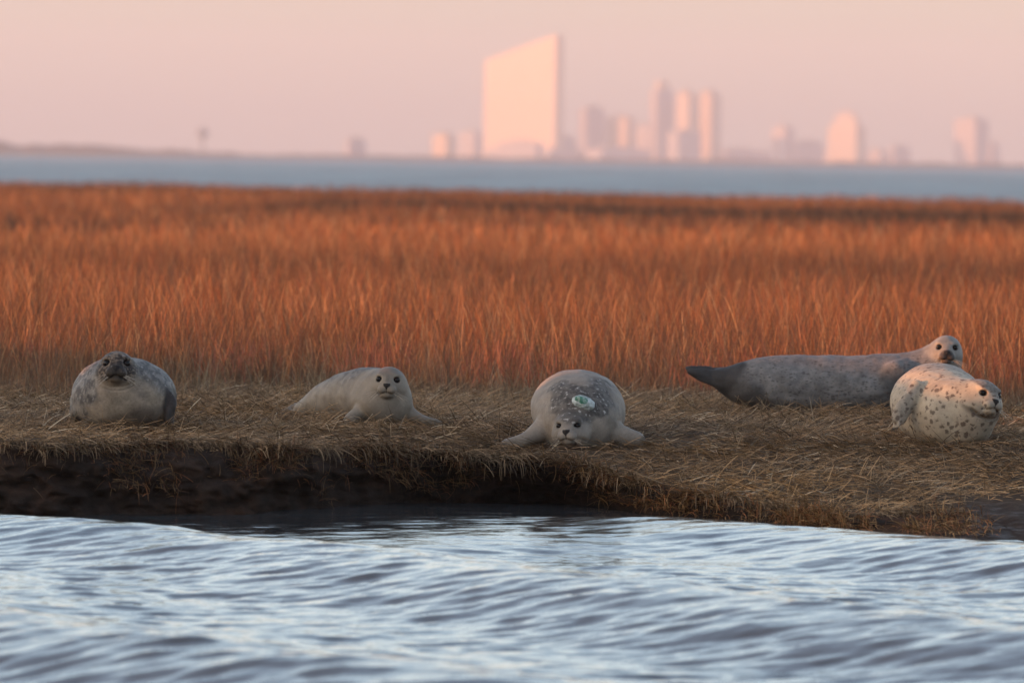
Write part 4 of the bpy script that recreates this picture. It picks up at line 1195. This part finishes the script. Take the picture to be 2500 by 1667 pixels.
def build_city():
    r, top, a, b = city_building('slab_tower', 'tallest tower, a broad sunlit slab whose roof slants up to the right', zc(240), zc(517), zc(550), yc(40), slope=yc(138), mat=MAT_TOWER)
    e1 = np.array([-math.cos(GRID), math.sin(GRID)]); e2 = np.array([math.sin(GRID), math.cos(GRID)])
    block(r, 'podium', -e1 * 0 - np.array([6., 30.]), a * .9, 46, 0, 16, MAT_CONC)
    L_ = [
        ('low_tower', 'small narrow building glowing bright orange, left end of the city', 38, 98, 128, 432, 8200, MAT_WARM),
        ('low_block', 'low pink block beside the small bright building, left of the tallest tower', 140, 205, 235, 424, 10200, MAT_CONC),
        ('low_block', 'wide low block in front of the foot of the tallest tower', 300, 445, 470, 462, 9500, MAT_CONC),
        ('low_block', 'low shaded block at the right foot of the tallest tower', 425, 436, 600, 436, 10100, MAT_CONC),
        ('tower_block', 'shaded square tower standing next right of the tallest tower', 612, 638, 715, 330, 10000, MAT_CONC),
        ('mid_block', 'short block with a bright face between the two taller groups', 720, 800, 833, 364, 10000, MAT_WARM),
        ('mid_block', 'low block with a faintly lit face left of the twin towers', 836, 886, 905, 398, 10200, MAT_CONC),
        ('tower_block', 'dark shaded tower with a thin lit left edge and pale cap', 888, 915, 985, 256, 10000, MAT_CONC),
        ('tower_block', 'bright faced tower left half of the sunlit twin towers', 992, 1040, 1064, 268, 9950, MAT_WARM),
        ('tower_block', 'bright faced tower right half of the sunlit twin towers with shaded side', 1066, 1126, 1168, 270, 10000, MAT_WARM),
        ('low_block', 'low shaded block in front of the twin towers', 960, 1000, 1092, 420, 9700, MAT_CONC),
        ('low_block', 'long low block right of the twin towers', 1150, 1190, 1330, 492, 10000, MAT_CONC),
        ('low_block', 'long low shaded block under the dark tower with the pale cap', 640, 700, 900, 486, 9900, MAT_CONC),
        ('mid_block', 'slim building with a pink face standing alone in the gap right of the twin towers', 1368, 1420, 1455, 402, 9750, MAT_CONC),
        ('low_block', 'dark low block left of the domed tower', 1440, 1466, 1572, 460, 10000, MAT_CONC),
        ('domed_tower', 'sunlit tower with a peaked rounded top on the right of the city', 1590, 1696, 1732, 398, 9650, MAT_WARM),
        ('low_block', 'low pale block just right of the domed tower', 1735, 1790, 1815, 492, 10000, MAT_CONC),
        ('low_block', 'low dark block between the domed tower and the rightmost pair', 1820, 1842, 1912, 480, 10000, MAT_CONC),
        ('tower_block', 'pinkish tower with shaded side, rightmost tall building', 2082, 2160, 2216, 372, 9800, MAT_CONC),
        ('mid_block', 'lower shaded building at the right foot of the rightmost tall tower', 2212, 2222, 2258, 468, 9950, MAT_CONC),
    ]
    rb = random.Random(11)
    spots = [('between the tallest tower and the shaded square tower', 560, 640), ('under the short bright-faced block', 720, 835), ('filling the gap left of the dark capped tower', 836, 900),
             ('in front of the dark capped tower', 905, 985), ('right behind the twin towers at their foot', 1092, 1170), ('in the wide gap right of the twin towers', 1180, 1300),
             ('beside the slim pink-faced building', 1300, 1372), ('tucked between the slim building and the dark low block', 1440, 1480), ('at the left foot of the domed tower', 1560, 1612),
             ('left of the bright small building at the city end', 128, 150), ('between the low pink block and the tallest tower', 225, 300)]
    for w_, xa, xb in spots:
        L_.append(('low_block', 'hazy low block ' + w_, xa, xa + (xb - xa) * rb.uniform(.3, .6), xb, rb.uniform(484, 508), 10300, MAT_CONC))
    for nm, lb, x0, xc_, x1, yt, d, mt in L_:
        capm = MAT_TOWER if 'pale cap' in lb and nm == 'tower_block' else None
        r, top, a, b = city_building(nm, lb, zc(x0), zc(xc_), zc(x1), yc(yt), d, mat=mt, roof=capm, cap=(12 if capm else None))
        if nm == 'domed_tower':
            e1 = np.array([-math.cos(GRID), math.sin(GRID)]); e2 = np.array([math.sin(GRID), math.cos(GRID)])
            c = e1 * a / 2 + e2 * b / 2
            V, F = [], []
            nu = 16
            for j in range(7):
                t = j / 6; rr = math.cos(t * math.pi / 2) * .99 + .01; hh = math.sin(t * math.pi / 2) * 20
                for i in range(nu):
                    an = 2 * math.pi * i / nu
                    p = c + e1 * math.cos(an) * a * .48 * rr + e2 * math.sin(an) * b * .48 * rr
                    V.append((p[0], p[1], top + .01 + hh))
            for j in range(6):
                for i in range(nu):
                    q = j * nu + i; s_ = j * nu + (i + 1) % nu
                    F.append((q, s_, s_ + nu, q + nu))
            mesh_obj('dome', np.array(V), np.array(F), MAT_WARM, parent=r)
    r, *_ = city_building('shore_house', 'small square block alone on the far shore left of the city', 843, 852, 893, 343, 8000, mat=MAT_CONC)
    # water tower
    d = 6500; p = at(494, 380, d); root = empty('water_tower', (p.x, d, -.3)); k = d / FPX
    V, F = [], []
    zt = zpx(494, 312, d) + .3; nu = 16
    prof = [(1.6, 0), (1.2, .55), (1.4, .62), (4.6, .72), (5.2, .82), (4.6, .93), (2.0, .99), (.05, 1.0)]
    for r_, t in prof:
        for i in range(nu):
            an = 2 * math.pi * i / nu; V.append((r_ * math.cos(an), r_ * math.sin(an), zt * t))
    for part_, a0, a1 in (('stem', 0, 2), ('tank', 2, 7)):
        F = []
        for j in range(a0, a1):
            for i in range(nu):
                q = j * nu + i; s_ = j * nu + (i + 1) % nu; F.append((q, s_, s_ + nu, q + nu))
        F = np.array(F); vmin = a0 * nu
        mesh_obj(part_, np.array(V)[a0 * nu:(a1 + 1) * nu], F - vmin, simple_mat('grey_steel', (.16, .19, .23), .6), parent=root)
    tag(root, 'lone dark water tower on a thin stem above the far left shore', 'water tower')

def build_far_shore():
    # a low wooded strip of land on the horizon; ends meet the water
    mt = simple_mat('shore_scrub', (.07, .05, .045), .95)
    n = 700
    px = np.linspace(-900, 3400, n)
    d0 = 5200
    x = (px - 1250) / FPX * d0
    h = 2.4 + 1.2 * fbm(px / 60, px * 0, seed=301, oct=4) * 2
    left = smooth((640 - px) / 300) * 3.0 + smooth((330 - px) / 200) * (2.6)
    h = h * .8 + left * (.6 + .7 * fbm(px / 35, px * 0, seed=303, oct=4))
    V = []
    rows = [(0, 0.0), (12, .55), (30, 1.0), (80, .95), (500, .5), (700, 0)]
    for dy, k in rows:
        hh = h * k * (.85 + .3 * fbm(px / 14 + dy, px * 0, seed=307, oct=3)) if k else h * 0
        V.append(np.stack([x * (1 + dy / d0), np.full(n, d0 + dy), WATER_Z - .05 + hh], -1))
    V = np.concatenate(V)
    a = np.arange(len(rows) - 1)[:, None] * n + np.arange(n - 1)[None, :]
    F = np.stack([a, a + 1, a + n + 1, a + n], -1).reshape(-1, 4)
    tag(mesh_obj('far_shore', V, F, mt), kind='structure')
    # land the city stands on
    V = np.array([(-9000, 5850, -.1), (9000, 5850, -.1), (9000, 11350, -.1), (-9000, 11350, -.1)], float)
    tag(mesh_obj('city_ground', V, np.array([(0, 1, 2, 3)]), simple_mat('far_land', (.10, .085, .075), .95)), kind='structure')

def build_sun_block_berm():
    """added unseen berm, its crest shaped to keep the low sun off the seals"""
    s = np.array([SUN_DIR.x, SUN_DIR.y]); s /= np.linalg.norm(s); w = np.array([-s[1], s[0]])       # w: across the sunlight
    D = 9.5
    c = np.array([0.0, 44.5]) + s * D
    te = math.tan(SUN_ELEV)
    def target(q):
        # height of the shadow edge above the turf at the seals, against position across the light
        return np.interp(q, SHADE_Q, SHADE_H)
    q = np.arange(-26, 6.5, .05); n = len(q)
    # position across the light of a point p is p.w
    top = target(q) + D * te + (fbm(q * 2.6, q * 0, seed=401, oct=5) - .5) * .06
    prof = [(-2.6, -.6), (-2.0, -.15), (-1.0, .55), (-.35, .9), (0, 1.0), (.4, .9), (1.1, .5), (2.0, -.15), (2.6, -.6)]
    V = []
    for off, k in prof:
        z = np.where(k > 0, top * k, k)
        z = -.6 + (z + .6) * smooth((6.5 - q) / 1.5)
        jit = (fbm(q * .9 + off * 3, q * 0 + off, seed=403, oct=3) - .5) * .3 * (k < .9)
        P = c[None, :] - (0 * q)[:, None] + w[None, :] * (q[:, None]) + s[None, :] * (off + jit[:, None])
        V.append(np.stack([P[:, 0], P[:, 1], z], -1))
    V = np.concatenate(V)
    a = np.arange(len(prof) - 1)[:, None] * n + np.arange(n - 1)[None, :]
    F = np.stack([a, a + 1, a + n + 1, a + n], -1).reshape(-1, 4)
    C = np.array([.12, .08, .045]) * (.6 + .8 * fbm(V[:, 0] * 2, V[:, 1] * 2, seed=405))[:, None]
    m = 5200
    qq = -24 + 21.0 * RNG.random(m); off = RNG.normal(0, .22, m)
    tz = np.interp(qq, q, top) - .10
    bx = c[0] + w[0] * qq + s[0] * off; by = c[1] + w[1] * qq + s[1] * off
    kk = fbm(qq * 1.7, qq * 0, seed=407, oct=3) + .5 * RNG.random(m) > .62
    bx, by, tz = bx[kk], by[kk], tz[kk]; m = len(bx)
    cc = np.array([.30, .15, .07]) * (.5 + .8 * RNG.random(m))[:, None]
    o = ribbons('sun_block_blades', np.stack([bx, by, tz], -1), RNG.random(m) * 6.28, .12 + .34 * RNG.random(m), np.abs(RNG.normal(.1, .12, m)), .006 + .008 * RNG.random(m), 3, cc, cc, MAT_GRASS)  # blades added to fray the berm shadow on the marsh grass
    tag(o, 'blades on the crest of the added unseen berm, breaking up its shadow edge', 'grass', kind='stuff')
    tag(mesh_obj('sun_block_berm', V, F, MAT_GROUND, colors=C, attrs={'wet': np.zeros(len(V))}), kind='structure')  # unseen berm added to block the low sun
# across-the-light coordinate q = (p - c).w ; filled per seal below
_s = np.array([SUN_DIR.x, SUN_DIR.y]); _s /= np.linalg.norm(_s); _w = np.array([-_s[1], _s[0]])
def q_of(x, y):
    return float((np.array([x, y]) - np.array([0.0, 44.5])) @ _w)
def along(x, y):
    return float((np.array([x, y]) - np.array([0.0, 44.5])) @ _s)
def _sh(x, y, h):
    # wanted shadow height h (above z=0) at (x, y) -> height at the reference line
    return q_of(x, y), h + along(x, y) * -math.tan(SUN_ELEV) * -1 * -1
_pts = sorted([_sh(-2.2, 43.2, .29), _sh(-.75, 44.9, .40), _sh(.4, 43.6, .50), _sh(1.9, 47.75, .33), _sh(2.66, 47.5, .24), _sh(2.3, 43.1, .29), _sh(-2.0, 50, .19), _sh(1.2, 50, .15)])
SHADE_Q = np.array([p[0] for p in _pts]); SHADE_H = np.array([p[1] for p in _pts])

def build_haze():
    mt, t, o = new_mat('haze')
    v = N(t, 'ShaderNodeVolumePrincipled')
    v.inputs['Color'].default_value = (.76, .76, .82, 1); v.inputs['Density'].default_value = HAZE_D
    v.inputs['Anisotropy'].default_value = 0.0
    L(t, v.outputs[0], o.inputs['Volume'])
    x, y0, y1, z0, z1 = 11400, -4100, 11500, -2.0, 175
    V = [(-x, y0, z0), (x, y0, z0), (x, y1, z0), (-x, y1, z0), (-x, y0, z1), (x, y0, z1), (x, y1, z1), (-x, y1, z1)]
    F = [(3, 2, 1, 0), (4, 5, 6, 7), (0, 1, 5, 4), (1, 2, 6, 5), (2, 3, 7, 6), (3, 0, 4, 7)]
    tag(mesh_obj('haze', np.array(V, float), np.array(F), mt, shade=False), kind='stuff')
HAZE_D = 0.00011

# ------------------------------------------------------------------ build
build_bank()
build_marsh_ground()
build_water()
build_far_shore()
build_sun_block_berm()
build_city()
seal_frontal(); seal_pup(); seal_tagged(); seal_long(); seal_spotted()
build_straw()
build_lip_straw()
build_grass()
build_red_plants()
build_haze()
